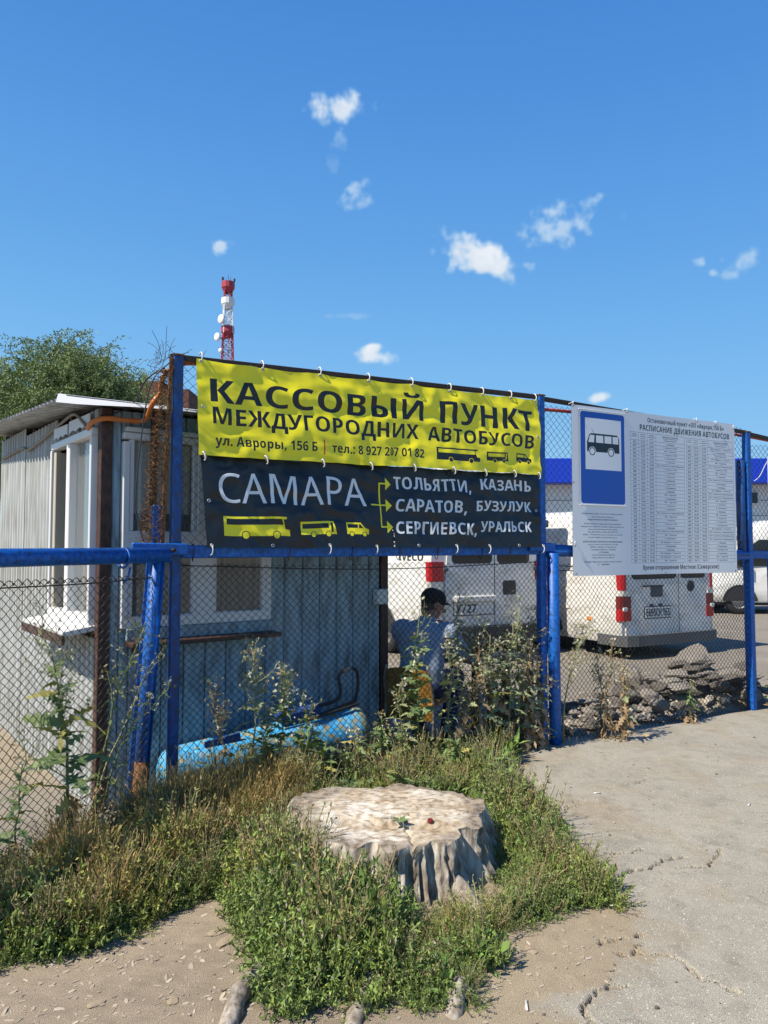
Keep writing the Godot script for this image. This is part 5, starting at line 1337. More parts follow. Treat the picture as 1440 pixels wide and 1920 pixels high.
	for k in 15:
		var a := TAU * k / 14.0; cp.append(neck + Vector3(0, 0.012, 0) + f * cos(a) * 0.068 + rt * sin(a) * 0.068 + Vector3(0, -0.02 * cos(a), 0))
	tube(st, cp, 0.014, 7); obj("collar", st, M.shirt, p)
	# trousers and shoes
	st = S(true)
	blob(st, [[hipL - Vector3(0, 0.02, 0), hipR - Vector3(0, 0.02, 0), 0.125, 0.125], [hipL, knL, 0.102, 0.078], [hipR, knR, 0.102, 0.078], [knL, anL + Vector3(0, 0.03, 0), 0.074, 0.062], [knR, anR + Vector3(0, 0.03, 0), 0.074, 0.062]], 0.0135, 0.04)
	obj("trousers", st, M.trousers, p)
	for a in [anL, anR]:
		st = S(true); blob(st, [[a + Vector3(0, -0.04, 0) - f * 0.04, a + Vector3(0, -0.06, 0) + f * 0.15, 0.045, 0.036], [a, a + Vector3(0, -0.04, 0), 0.044, 0.044]], 0.011, 0.03); obj("shoe", st, M.shoe, p)
	# cap: crown and peak
	st = S(true); blob(st, [[Hd.call(-0.028, 0.058, 0), Hd.call(0.022, 0.055, 0), 0.092, 0.089]], 0.008, 0.02); var cap = obj("cap", st, M.cap, p)
	st = S(true)
	for i in 10:
		var a0 := lerpf(-1.15, 1.15, i / 10.0); var a1 := lerpf(-1.15, 1.15, (i + 1) / 10.0)
		var A := func(a: float, r: float, dy: float) -> Vector3: return Hd.call(0.02 + cos(a) * r, 0.045 + dy, sin(a) * minf(r, 0.088))
		for q in [[0.0, 1], [-0.006, -1]]:
			quad(st, A.call(a0, 0.084, q[0]), A.call(a0, 0.165, q[0] - 0.02), A.call(a1, 0.165, q[0] - 0.02), A.call(a1, 0.084, q[0]))
	obj("peak", st, M.cap, cap)
	# small plank table beside
	var tb := thing("plank_table", "small table with a pale worn board top beside the seated person", "table", Vector3(0.98, YARD, -6.85), TH)
	for k in 3:
		st = S(); box(st, Vector3(0, 0.665, -0.14 + k * 0.14), Vector3(0.72, 0.03, 0.134), 0.004); obj("top_board", st, M.pale_board, tb)
	for q in [[-0.31, -0.17], [0.31, -0.17], [-0.31, 0.17], [0.31, 0.17]]:
		st = S(); box(st, Vector3(q[0], 0.325, q[1]), Vector3(0.045, 0.65, 0.045), 0.004); obj("leg", st, M.dark_steel, tb)

# ---------------------------------------------------------------- stump
func build_stump():
	var C := Vector3(0.045, 0, -3.70)
	var b := thing("tree_stump", "wide weathered grey tree stump with a pale sawn top in the grass", "stump", C)
	var r := RandomNumberGenerator.new(); r.seed = 12
	var N := 200
	var prof := func(a: float) -> float:      # outline of the cut
		var q := Vector2(cos(a), sin(a))
		var nt := 0.0
		for w in [[1.80, 0.11, 0.10], [2.6, 0.08, 0.05], [0.62, 0.10, 0.06], [1.15, 0.07, 0.045], [-0.9, 0.12, 0.05]]: nt += w[2] * exp(-pow(angle_difference(a, w[0]) / w[1], 2.0))
		return 0.47 - nt + 0.09 * n2.get_noise_2d(q.x * 0.8 + 5.0, q.y * 0.8) + 0.018 * n2.get_noise_2d(q.x * 2.6, q.y * 2.6 + 9.0) + 0.006 * n2.get_noise_2d(q.x * 9.0, q.y * 9.0)
	var top_y := func(x: float, z: float) -> float:
		var step := 0.022 * smoothstep(0.02, -0.02, z - 0.16 - 0.10 * x + 0.04 * n2.get_noise_2d(x * 8.0, z * 8.0))   # the saw stepped down across the front
		var sp := -0.03 * smoothstep(0.30, 0.36, -z + 0.1 * x)                                                             # grey rim at the back lies lower
		var rr := Vector2(x, z).length()
		var chip := -0.016 * smoothstep(0.36, 0.47, rr) * smoothstep(0.05, 0.4, n2.get_noise_2d(x * 7.0 + 11.0, z * 7.0) + 0.25 * smoothstep(0.1, 0.4, x))      # broken rim
		var crk := 0.0
		for w in [[-0.02, 0.10, 0.44, 0.02], [-0.30, 0.12, -0.02, 0.15], [0.12, -0.02, 0.40, -0.10], [-0.2, -0.28, 0.1, -0.33], [0.05, 0.2, 0.09, 0.42]]:
			var pd := Vector2(x + 0.03 * n2.get_noise_2d(x * 9.0, z * 9.0), z + 0.03 * n2.get_noise_2d(x * 9.0 + 40.0, z * 9.0))
			crk = maxf(crk, 1.0 - pd.distance_to(Geometry2D.get_closest_point_to_segment(pd, Vector2(w[0], w[1]), Vector2(w[2], w[3]))) / 0.012)
		return 0.265 + chip - 0.03 * maxf(crk, 0.0) + step + sp + 0.010 * n1.get_noise_2d(x * 3.0, z * 3.0) + 0.0025 * n2.get_noise_2d(x * 14.0, z * 5.0)
	var groove := func(a: float, h: float) -> float:      # depth of the flutes between the root flares
		var q := Vector2(cos(a), sin(a)) * 2.4
		var g := n1.get_noise_2d(q.x * 0.9 + 31.0, q.y * 0.9) * 0.09 + n2.get_noise_2d(q.x * 5.0 + 3.0, q.y * 5.0 + h * 0.4) * 0.022 + n2.get_noise_2d(q.x * 13.0, q.y * 13.0 + h * 0.8) * 0.016
		var sp := 1.0 - absf(n2.get_noise_2d(q.x * 2.3 + 70.0, q.y * 2.3)) * 7.0
		return g - 0.055 * maxf(0.0, sp)      # drying splits
	var col := func(x: float, y: float, z: float, top: bool) -> Color:
		var n := n1.get_noise_3d(x * 3.0, y * 3.0, z * 3.0); var m := n2.get_noise_3d(x * 12.0, y * 5.0, z * 12.0)
		var rr := Vector2(x, z).length()
		if top:
			var c := Color(0.50, 0.445, 0.36).lerp(Color(0.64, 0.62, 0.57), clampf(0.5 + n * 1.5 - x * 0.7, 0, 1))
			c = c.lerp(Color(0.294, 0.217, 0.133), smoothstep(0.1, 0.5, n2.get_noise_2d(x * 4.0 + 3.0, z * 6.0)) * 0.55)
			c = c.lerp(Color(0.210, 0.178, 0.147), smoothstep(0.33, 0.42, rr + 0.07 * m + 0.05 * n) * 0.8)
			return c * (1.0 + 0.12 * m)
		var w := Color(0.52, 0.495, 0.45).lerp(Color(0.238, 0.217, 0.196), clampf(0.45 + m * 1.3 + n, 0, 1))
		return w.lerp(Color(0.168, 0.126, 0.091), smoothstep(0.15, 0.5, n2.get_noise_3d(x * 6.0 + 7.0, y * 2.0, z * 6.0)) * 0.7)
	var st := S(true)
	var K := 44
	var P := func(i: int, k: int) -> Vector3:
		var a := TAU * i / N; var rr: float = prof.call(a) * k / K
		return Vector3(cos(a) * rr, top_y.call(cos(a) * rr, sin(a) * rr), sin(a) * rr)
	for i in N:
		for k in K:
			for q in [[i, k], [i, k + 1], [i + 1, k + 1], [i, k], [i + 1, k + 1], [i + 1, k]]:
				var p: Vector3 = P.call(q[0] % N, q[1]); st.set_color(col.call(p.x, p.y, p.z, true)); st.add_vertex(p)
	obj("sawn_top", st, M.stump_top, b)
	st = S(true)
	var J := 16; var N2 := 360
	var Q := func(i: int, j: int) -> Vector3:
		var a := TAU * i / N2; var v := j / float(J)
		var p0: float = prof.call(a); var y0: float = top_y.call(cos(a) * p0, sin(a) * p0)
		var g: float = groove.call(a, v)
		var rr := p0 + 0.006 * smoothstep(0.0, 0.05, v) + minf(g, 0.02) * smoothstep(0.0, 0.25, v) + maxf(g - 0.02, 0.0) * smoothstep(0.3, 0.9, v) + 0.13 * v * v * (1.0 + g * 6.0)
		var n := n2.get_noise_3d(cos(a) * 7.0, v * 4.0, sin(a) * 7.0) * 0.025 * smoothstep(0.0, 0.1, v)
		return Vector3(cos(a) * (rr + n), lerpf(y0, -0.06, v) + 0.0, sin(a) * (rr + n))
	for i in N2:
		for j in J:
			for q in [[i, j], [i, j + 1], [i + 1, j + 1], [i, j], [i + 1, j + 1], [i + 1, j]]:
				var p: Vector3 = Q.call(q[0] % N2, q[1]); st.set_color(col.call(p.x, p.y, p.z, false)); st.add_vertex(p)
	obj("side_wood", st, M.stump_wood, b)
	# roots
	var roots := [[[0.27, 0.05, 0.36, 0.05], [0.32, 0.03, 0.48, 0.04], [0.345, 0.015, 0.58, 0.042], [0.33, -0.02, 0.70, 0.035]], [[-0.05, 0.02, 0.6, 0.06], [-0.06, 0.03, 0.9, 0.055], [-0.10, 0.015, 1.05, 0.05], [-0.15, -0.01, 1.22, 0.035]], [[-0.45, 0.0, 0.85, 0.045], [-0.50, 0.02, 0.98, 0.045], [-0.54, 0.02, 1.10, 0.042], [-0.55, -0.01, 1.28, 0.035]],
		[[0.19, -0.04, 0.98, 0.045], [0.215, 0.02, 1.03, 0.06], [0.20, 0.015, 1.09, 0.045], [0.18, -0.03, 1.17, 0.035]], [[-0.36, 0.04, 0.30, 0.08], [-0.45, 0.03, 0.42, 0.06], [-0.52, 0.0, 0.52, 0.05], [-0.6, -0.05, 0.6, 0.04]], [[0.12, 0.0, 0.76, 0.035], [0.16, 0.025, 0.81, 0.042], [0.21, 0.015, 0.83, 0.04], [0.25, -0.02, 0.85, 0.03]]]
	for q in roots:
		st = S(true)
		var pts := []; var rad := []
		for k in q: pts.append(Vector3(k[0], k[1] + gh(C.x + k[0], C.z + k[2]), k[2]))
		pts = smooth_path(pts, 6)
		for i in pts.size(): rad.append(0.8 * lerpf(q[0][3], q[-1][3], i / float(pts.size() - 1)) * (1.0 + 0.25 * n2.get_noise_1d(i * 3.7 + q[0][0] * 50.0)))
		# knobbly rings with colour
		for i in pts.size() - 1:
			for k in 12:
				for e in [[0, 0], [1, 0], [1, 1], [0, 0], [1, 1], [0, 1]]:
					var ii: int = i + e[0]; var kk: int = (k + e[1]) % 12
					var t: Vector3 = (pts[mini(ii + 1, pts.size() - 1)] - pts[maxi(ii - 1, 0)]).normalized(); var u := t.cross(Vector3.UP).normalized(); var v := u.cross(t)
					var a := TAU * kk / 12.0; var p: Vector3 = pts[ii]
					var rr: float = rad[ii] * (1.0 + 0.35 * n2.get_noise_3d(cos(a) * 3.0, ii * 0.35, sin(a) * 3.0))
					p += (u * cos(a) + v * sin(a)) * rr
					st.set_color(col.call(p.x * 2.0, p.y, p.z * 2.0, false) * 0.85); st.add_vertex(p)
		obj("root", st, M.stump_wood, b)
	# bottle cap and a wilted leaf on the top
	st = S()
	var cy: float = C.y + top_y.call(0.17, 0.17)
	lathe(st, [Vector2(0.0, 0.011), Vector2(0.011, 0.011), Vector2(0.0135, 0.007), Vector2(0.0145, 0.0), Vector2(0.0, 0.0005)], 18, Transform3D(Basis(Vector3.RIGHT, 0.2), Vector3(0.215, cy + 0.001, -3.53)))
	tag(obj("bottle_cap", st, M.lens_dark_red), "small red-brown bottle cap lying on the stump", "bottle cap")
	st = S()
	for k in 5:
		st.set_color(Color(0.10, 0.16, 0.06) * r.randf_range(0.8, 1.4))
		var d := Vector3(cos(k * 1.3), 0.25, sin(k * 1.3)).normalized(); leaf_diamond(st, Vector3(0.075, cy + 0.004, -3.52), d, Vector3.UP, 0.05, 0.028)
	tag(obj("leaf_sprig", st, M.leaf), "small wilted green sprig lying on the stump", "leaf")

# ---------------------------------------------------------------- rubble
func chunk(sd: int, flat: float) -> ArrayMesh:
	var r := RandomNumberGenerator.new(); r.seed = sd
	var planes := []
	for k in 9: planes.append([rdir(r), r.randf_range(0.62, 0.9)])
	var st := S(); var n := 14; var m := 9
	var P := func(i: int, j: int) -> Vector3:
		var a := TAU * (i % n) / n; var t := PI * j / m
		var d := Vector3(sin(t) * cos(a), cos(t), sin(t) * sin(a)); var rr := 1.0 + 0.3 * n2.get_noise_3d(d.x * 2.0 + sd, d.y * 2.0, d.z * 2.0)
		for q in planes:
			var k: float = d.dot(q[0])
			if k > 0.01: rr = minf(rr, q[1] / k)
		var p := d * rr * (1.0 + 0.13 * n2.get_noise_3d(d.x * 5.0 + sd, d.y * 5.0, d.z * 5.0))
		return Vector3(p.x, p.y * flat, p.z)
	for i in n:
		for j in m: quad(st, P.call(i, j), P.call(i + 1, j), P.call(i + 1, j + 1), P.call(i, j + 1))
	return mesh_of(st)
func heap(x: float, z: float) -> float:
	var h := (0.10 + 0.17 * smoothstep(3.6, 5.5, x)) * exp(-pow((z + 0.55) / 0.5, 2.0)) * smoothstep(2.95, 3.3, x) * smoothstep(6.45, 6.1, x)
	return h * (1.0 + 0.5 * n1.get_noise_2d(x * 2.0, z * 2.0)) + 0.02 * n2.get_noise_2d(x * 8.0, z * 8.0)
func build_rubble():
	var r := RandomNumberGenerator.new(); r.seed = 8
	var ms := []
	for k in 7: ms.append(chunk(100 + k, [0.38, 0.55, 0.62, 0.45, 0.35, 0.6, 0.7][k]))
	# heaped chunks, in fence axes: x 3.1 .. 5.9, behind the fence
	var put := []
	for k in 190:
		var x := r.randf_range(3.15, 6.3); var z := -0.16 - absf(r.randfn()) * 0.55
		var big := r.randf_range(0.045, 0.13) * (1.25 if x > 4.6 else 0.85)
		var y := YARD + heap(x, z) + big * 0.2
		for q in put:
			var d: float = Vector2(x - q[0], z - q[2]).length()
			if d < (big + q[3]) * 0.75: y = maxf(y, q[1] + (q[3] * 0.42 + big * 0.35) * (1.0 - 0.35 * d / (big + q[3])))
		if y > 0.06 + 0.24 * smoothstep(3.6, 5.4, x): continue
		put.append([x, y, z, big])
		var dark := r.randf() < 0.6
		var o := obj("rubble_chunk", ms[r.randi() % 7], M.asphalt_chunk if dark else M.concrete)
		tag(o, "dark broken chunk of asphalt in the heap behind the fence" if dark else "pale broken chunk of concrete in the heap behind the fence", "rubble", "dark asphalt chunks in the heap" if dark else "pale concrete chunks in the heap")
		o.transform = Transform3D(Basis(Vector3.UP, r.randf() * TAU).rotated(Vector3.RIGHT, r.randfn() * 0.25) * Basis.from_scale(Vector3(big * r.randf_range(0.9, 1.4), big, big * r.randf_range(0.9, 1.3))), fw(x, y, z))
	var fx := []; var fc := []
	for k in 900:
		var x := r.randf_range(3.05, 6.3); var z := -0.10 - absf(r.randfn()) * 0.6; var s2 := pow(r.randf(), 2.5) * 0.035 + 0.008
		var p := fw(x, 0, z); p.y = YARD + 0.02 + heap(x, z) + s2 * 0.3
		fx.append(Transform3D(Basis(Vector3.UP, r.randf() * TAU).rotated(Vector3.RIGHT, r.randfn() * 0.4) * Basis.from_scale(Vector3(s2 * 1.3, s2, s2)), p)); fc.append(Color(0.30, 0.27, 0.23) * r.randf_range(0.5, 1.35))
	scatter("rubble_fragments", "small broken fragments and grit spilling from the rubble heap", ms[2], M.chip, fx, fc)
	var hs := S(true)
	for i in 66:
		for j in 30:
			for q in [[0, 0], [0, 1], [1, 1], [0, 0], [1, 1], [1, 0]]:
				var hx: float = 3.0 + (i + q[0]) * 0.052; var hz: float = -0.06 - (j + q[1]) * 0.06; var p := fw(hx, 0, hz)
				p.y = YARD - 0.03 + heap(hx, hz); hs.set_color(Color(0.27, 0.235, 0.19) * (1.0 + 0.3 * n2.get_noise_2d(hx * 9.0, hz * 9.0))); hs.add_vertex(p)
	tag(obj("rubble_soil", hs, M.chip), "grey-brown soil heaped under the broken rubble", "soil", "", "stuff")
	var s := chunk(120, 0.11)
	var o := obj("concrete_slab", s, M.concrete)
	tag(o, "pale concrete slab tilted up on the rubble behind the white van", "slab")
	o.transform = Transform3D(Basis(Vector3.UP, TH).rotated(Vector3(0.4825, 0, 0.876).normalized(), 0.72) * Basis.from_scale(Vector3(0.36, 0.5, 0.24)), fw(6.15, 0.20, -1.25))

# ---------------------------------------------------------------- weeds
func lobed_leaf(l: float, w: float, lobes: int, droop: float, col: Color, sd: int) -> ArrayMesh:    # along +z, face up
	var r := RandomNumberGenerator.new(); r.seed = sd
	var st := S()
	var mid := []; var L := []; var R := []
	var n := lobes * 2 + 1
	for i in n + 1:
		var t := i / float(n)
		var c := Vector3(0, -droop * l * t * t + 0.10 * l * t, l * t)
		mid.append(c)
		var env := sin(pow(t, 0.75) * PI) * 0.9 + 0.1 * (1.0 - t)
		for sd2 in 2:
			var out := env * (1.0 if i % 2 == 1 else 0.24) * r.randf_range(0.8, 1.15) * w
			if i == 0: out = w * 0.12
			if i == n: out = 0.0
			var sg := -1.0 if sd2 == 0 else 1.0
			var e := c + Vector3(sg * out, 0.16 * out * r.randf_range(-0.6, 1.2), (0.14 * l / lobes) * (-1.0 if i % 2 == 1 else 0.4))
			if sd2 == 0: L.append(e)
			else: R.append(e)
	for i in n:
		st.set_color(col * r.randf_range(0.85, 1.15)); tri(st, mid[i], L[i], mid[i + 1]); tri(st, L[i], L[i + 1], mid[i + 1])
		st.set_color(col * r.randf_range(0.85, 1.15)); tri(st, mid[i], mid[i + 1], R[i]); tri(st, R[i], mid[i + 1], R[i + 1])
	st.set_color(col * 1.9)
	var rib := []
	for c in mid: rib.append(c + Vector3(0, 0.002, 0))
	tube(st, rib, 0.0016, 3, false)
	return mesh_of(st)
var LEAF := {}
func weed(called: String, label: String, base: Vector3, h: float, lean: Vector3, leaves: int, size: float, kind: String, tops: int, sd: int, group := ""):
	# kind: green, pale, dry
	var r := RandomNumberGenerator.new(); r.seed = sd
	if LEAF.is_empty():
		var cs := {"green": Color(0.150, 0.210, 0.075), "pale": Color(0.247, 0.277, 0.143), "dry": Color(0.270, 0.188, 0.105), "yellow": Color(0.336, 0.304, 0.080)}
		for k in cs:
			LEAF[k] = []
			for j in 4: LEAF[k].append(lobed_leaf(1.0, [0.26, 0.32, 0.22, 0.36][j], [4, 5, 3, 5][j], [0.25, 0.5, 0.9, 0.35][j] + (0.5 if k == "dry" else 0.0), cs[k], 300 + j))
	var t := thing(called, label, "weed", base, 0.0, group)
	var stemc: Color = {"green": Color(0.16, 0.20, 0.08), "pale": Color(0.26, 0.27, 0.15), "dry": Color(0.26, 0.17, 0.09)}[kind]
	var path := []
	for i in 9:
		var u := i / 8.0
		path.append(Vector3(0, h * u, 0) + lean * u * u * h + Vector3(n1.get_noise_1d(sd * 9.1 + u * 2.0), 0, n1.get_noise_1d(sd * 3.7 + u * 2.0 + 50.0)) * 0.07 * u)
	path[0].y -= 0.02
	var P := func(u: float) -> Vector3:
		var f := clampf(u, 0, 0.999) * 8.0
		return path[int(f)].lerp(path[int(f) + 1], f - int(f))
	var st := S(true); st.set_color(stemc)
	var rad := []
	for i in 9: rad.append(lerpf(0.0085, 0.0028, i / 8.0) * clampf(h, 0.6, 1.3))
	tube(st, path, rad, 6); obj("stem", st, M.leaf, t)
	var a := r.randf() * TAU
	leaves = int(leaves * 1.7); size *= 1.12
	for k in leaves:
		var u := 0.04 + 0.80 * pow((k + 0.5) / leaves, 0.85); a += 2.4 + r.randfn() * 0.3
		var lk := kind
		if u < 0.28 and r.randf() < 0.65: lk = "dry"
		elif r.randf() < 0.07: lk = "yellow"
		elif kind == "dry" and r.randf() < 0.35: lk = "pale"
		var s := size * lerpf(1.0, 0.34, u) * r.randf_range(0.7, 1.15)
		var o := obj("leaf", LEAF[lk][r.randi() % 4], M.leaf, t)
		var pitch := r.randf_range(-0.75, 0.1) + (0.9 if lk == "dry" else 0.0)
		o.transform = Transform3D(Basis(Vector3.UP, a) * Basis(Vector3.RIGHT, pitch) * Basis(Vector3.FORWARD, r.randfn() * 0.5) * Basis.from_scale(Vector3(s, s, s)), P.call(u))
	# flowering tops: forked thin twigs with buds
	if tops > 0:
		st = S(); var fl := S()
		for k in tops:
			var u := lerpf(0.55, 1.0, (k + 0.5) / tops); var p: Vector3 = P.call(u)
			var d := (Vector3(r.randfn() * 0.7, 0.9, r.randfn() * 0.7) + lean * 0.6).normalized()
			var ln := h * lerpf(0.32, 0.12, u) * r.randf_range(0.7, 1.3)
			var mid := p + d * ln * 0.5; var tip := mid + (d + Vector3(r.randfn() * 0.3, 0.3, r.randfn() * 0.3)).normalized() * ln * 0.5
			st.set_color(stemc * 1.15); tube(st, [p, mid, tip], [0.0022, 0.0017, 0.0011], 4, false)
			for j in r.randi_range(4, 8):
				var v := r.randf_range(0.15, 1.0); var q := (p.lerp(mid, v * 2.0) if v < 0.5 else mid.lerp(tip, v * 2.0 - 1.0))
				var e := q + (d * 0.6 + rdir(r)).normalized() * r.randf_range(0.02, 0.06)
				st.set_color(stemc * 1.2); tube(st, [q, e], [0.0011, 0.0009], 3, false)
				var g := r.randf()
				fl.set_color(Color(0.55, 0.53, 0.42) if g < 0.32 else (Color(0.30, 0.31, 0.13) if g < 0.8 else Color(0.34, 0.22, 0.11)))
				var s := r.randf_range(0.005, 0.009) * (1.35 if g < 0.32 else 1.0)
				for m in 4: leaf_diamond(fl, e, (rdir(r) + Vector3.UP * 0.4).normalized(), rdir(r), s * 2.0, s * 1.3)
		tag(obj("flower_twigs", st, M.leaf, t), "", "", "", "stuff"); tag(obj("seed_heads", fl, M.leaf, t), "", "", "", "stuff")
	# withered leaf litter at the foot
	st = S()
	for k in 26:
		st.set_color(Color(0.24, 0.15, 0.08).lerp(Color(0.36, 0.27, 0.15), r.randf()) * r.randf_range(0.7, 1.2))
		var q := Vector3(r.randfn() * 0.035, r.randf_range(0.0, 0.22 * h), r.randfn() * 0.035)
		leaf_diamond(st, q, (rdir(r) + Vector3(0, -0.5, 0)).normalized(), rdir(r), r.randf_range(0.03, 0.08), 0.022)
	tag(obj("withered_leaves", st, M.dry, t), "", "", "", "stuff")
	return t
func gp(x: float, z: float) -> Vector3: return Vector3(x, gh(x, z), z)
func fp(x: float, z: float) -> Vector3:
	var p := fw(x, 0, z); p.y = gh(p.x, p.z); return p
func build_weeds():
	weed("sow_thistle", "tall green sow thistle with jagged leaves in front of the ribbed cabin wall", gp(-1.60, -3.84), 1.13, Vector3(-0.10, 0, 0.02), 26, 0.27, "green", 16, 1)
	weed("sow_thistle", "short dark green sow thistle by the foot of the low fence", gp(-1.735, -3.58), 0.62, Vector3(0.02, 0, 0), 14, 0.16, "green", 5, 2)
	weed("bare_weed", "long leaning weed stem with sparse tips crossing the brown cabin corner", fp(-0.44, 0.24), 1.12, Vector3(0.22, 0, -0.05), 9, 0.12, "green", 12, 3)
	weed("bare_weed", "thin leaning weed stem bowed towards the leaning blue post", fp(-0.40, 0.20), 0.75, Vector3(0.42, 0, -0.1), 8, 0.10, "green", 6, 4)
	weed("bare_weed", "pale thin weed stem hooked over the leaning blue post", fp(-0.42, 0.16), 0.98, Vector3(0.36, 0, -0.1), 4, 0.07, "pale", 4, 5)
	weed("seeding_weed", "branched pale seeding weed standing in front of the air tank", gp(-0.83, -4.72), 0.90, Vector3(0.03, 0, 0), 16, 0.20, "pale", 26, 6)
	weed("seeding_weed", "leafy weed with white fluffy heads beside the branched seeding weed", gp(-0.66, -4.80), 0.74, Vector3(0.06, 0, 0), 20, 0.19, "green", 20, 7)
	weed("seeding_weed", "dry thin weed with dark heads by the first blue post", gp(-0.98, -4.64), 0.66, Vector3(-0.06, 0, 0), 8, 0.12, "dry", 14, 8)
	weed("seeding_weed", "low green weed spreading under the branched seeding weed", gp(-0.76, -4.62), 0.45, Vector3(0.1, 0, 0.1), 18, 0.20, "green", 3, 9)
	weed("sow_thistle", "upright green sow thistle in front of the seated person", fp(1.72, 0.10), 1.10, Vector3(0.02, 0, 0), 24, 0.21, "green", 10, 10)
	weed("sow_thistle", "shorter thistle with a brown withered foot at the cabin corner", fp(1.60, 0.14), 0.62, Vector3(-0.08, 0, 0), 16, 0.17, "pale", 7, 11)
	var k := 0
	for q in [[2.02, 0.06, 0.86, "pale", 0.18], [2.12, 0.12, 0.62, "dry", 0.19], [2.18, 0.02, 1.22, "pale", 0.17], [2.26, 0.10, 0.80, "dry", 0.20], [2.33, -0.06, 1.0, "pale", 0.20], [2.40, 0.08, 0.90, "pale", 0.20], [2.47, 0.0, 0.72, "dry", 0.20], [2.54, 0.08, 1.0, "pale", 0.19], [2.60, -0.05, 0.86, "dry", 0.20], [2.66, 0.06, 1.12, "pale", 0.16], [2.72, 0.10, 0.82, "dry", 0.18], [2.78, 0.0, 0.74, "dry", 0.18], [2.86, 0.08, 0.70, "dry", 0.16], [2.88, -0.05, 1.05, "pale", 0.12]]:
		weed("withered_weed", "brown withered weed in the thicket by the second blue post" if q[3] == "dry" else "pale green seeding weed in the thicket by the second blue post", fp(q[0], q[1]), q[2], Vector3(0.05 * sin(k * 2.1), 0, 0.04 * cos(k * 1.3)), 19, q[4], q[3], 12, 20 + k, "brown withered weeds in the thicket" if q[3] == "dry" else "pale green weeds in the thicket"); k += 1
	weed("bare_weed", "wiry branching weed spreading to the right of the second blue post", fp(3.12, 0.05), 0.92, Vector3(0.22, 0, 0), 5, 0.09, "pale", 24, 40)
	weed("dry_weed", "dry straw weed clump leaning out over the path edge", fp(3.62, 0.22), 0.62, Vector3(0.02, 0, 0.06), 16, 0.15, "dry", 12, 41)
	weed("dry_weed", "dry brown weed beside the straw clump at the mesh", fp(3.52, 0.10), 0.70, Vector3(0.1, 0, 0), 12, 0.13, "dry", 10, 42)
	weed("dry_weed", "pale green weed growing through the mesh by the straw clump", fp(3.66, -0.08), 0.66, Vector3(-0.02, 0, 0), 12, 0.13, "pale", 10, 43)
	weed("leafy_weed", "small green weed at the mesh in front of the rubble", fp(4.62, 0.06), 0.34, Vector3(0.03, 0, 0), 16, 0.13, "green", 2, 44)
	weed("leafy_weed", "leafy green weed at the foot of the third blue post", fp(5.80, 0.10), 0.55, Vector3(0.03, 0, 0), 24, 0.17, "green", 2, 45)
	weed("leafy_weed", "broad leafy green shoot hanging over the path behind the stump", gp(0.72, -4.86), 0.26, Vector3(0.35, 0, 0.1), 14, 0.16, "green", 0, 46)
	weed("leafy_weed", "green shoot drooping over the back of the stump", gp(0.10, -4.42), 0.30, Vector3(-0.05, 0, 0.35), 16, 0.17, "green", 0, 47)
	weed("leafy_weed", "green shoot lying over the far left rim of the stump", gp(-0.22, -4.34), 0.28, Vector3(0.05, 0, 0.45), 14, 0.15, "green", 0, 48)
	weed("leafy_weed", "low leafy weed between the stump and the air tank", gp(-0.40, -4.72), 0.36, Vector3(0.1, 0, 0.1), 20, 0.20, "green", 0, 49)
	weed("leafy_weed", "low leafy weed in front of the cabin end", gp(0.02, -5.05), 0.34, Vector3(0.0, 0, 0.1), 20, 0.18, "green", 2, 50)
	weed("leafy_weed", "low leafy weed in front of the withered thicket", gp(0.45, -5.10), 0.30, Vector3(0.1, 0, 0.1), 20, 0.17, "green", 0, 51)

	k = 0
	for q in [[0.58, 0.16, 0.52, "green"], [0.78, 0.22, 0.62, "green"], [0.92, 0.14, 0.44, "pale"], [1.16, 0.22, 0.34, "green"], [1.36, 0.18, 0.42, "green"], [1.52, 0.26, 0.36, "green"], [0.70, 0.34, 0.36, "pale"]]:
		weed("leafy_weed", "low jagged-leaved weed at the mesh foot before the air tank", fp(q[0], q[1]), q[2], Vector3(0.08 * sin(k * 2.0), 0, 0.08), 17, 0.18, q[3], 5, 70 + k, "low weeds before the air tank"); k += 1

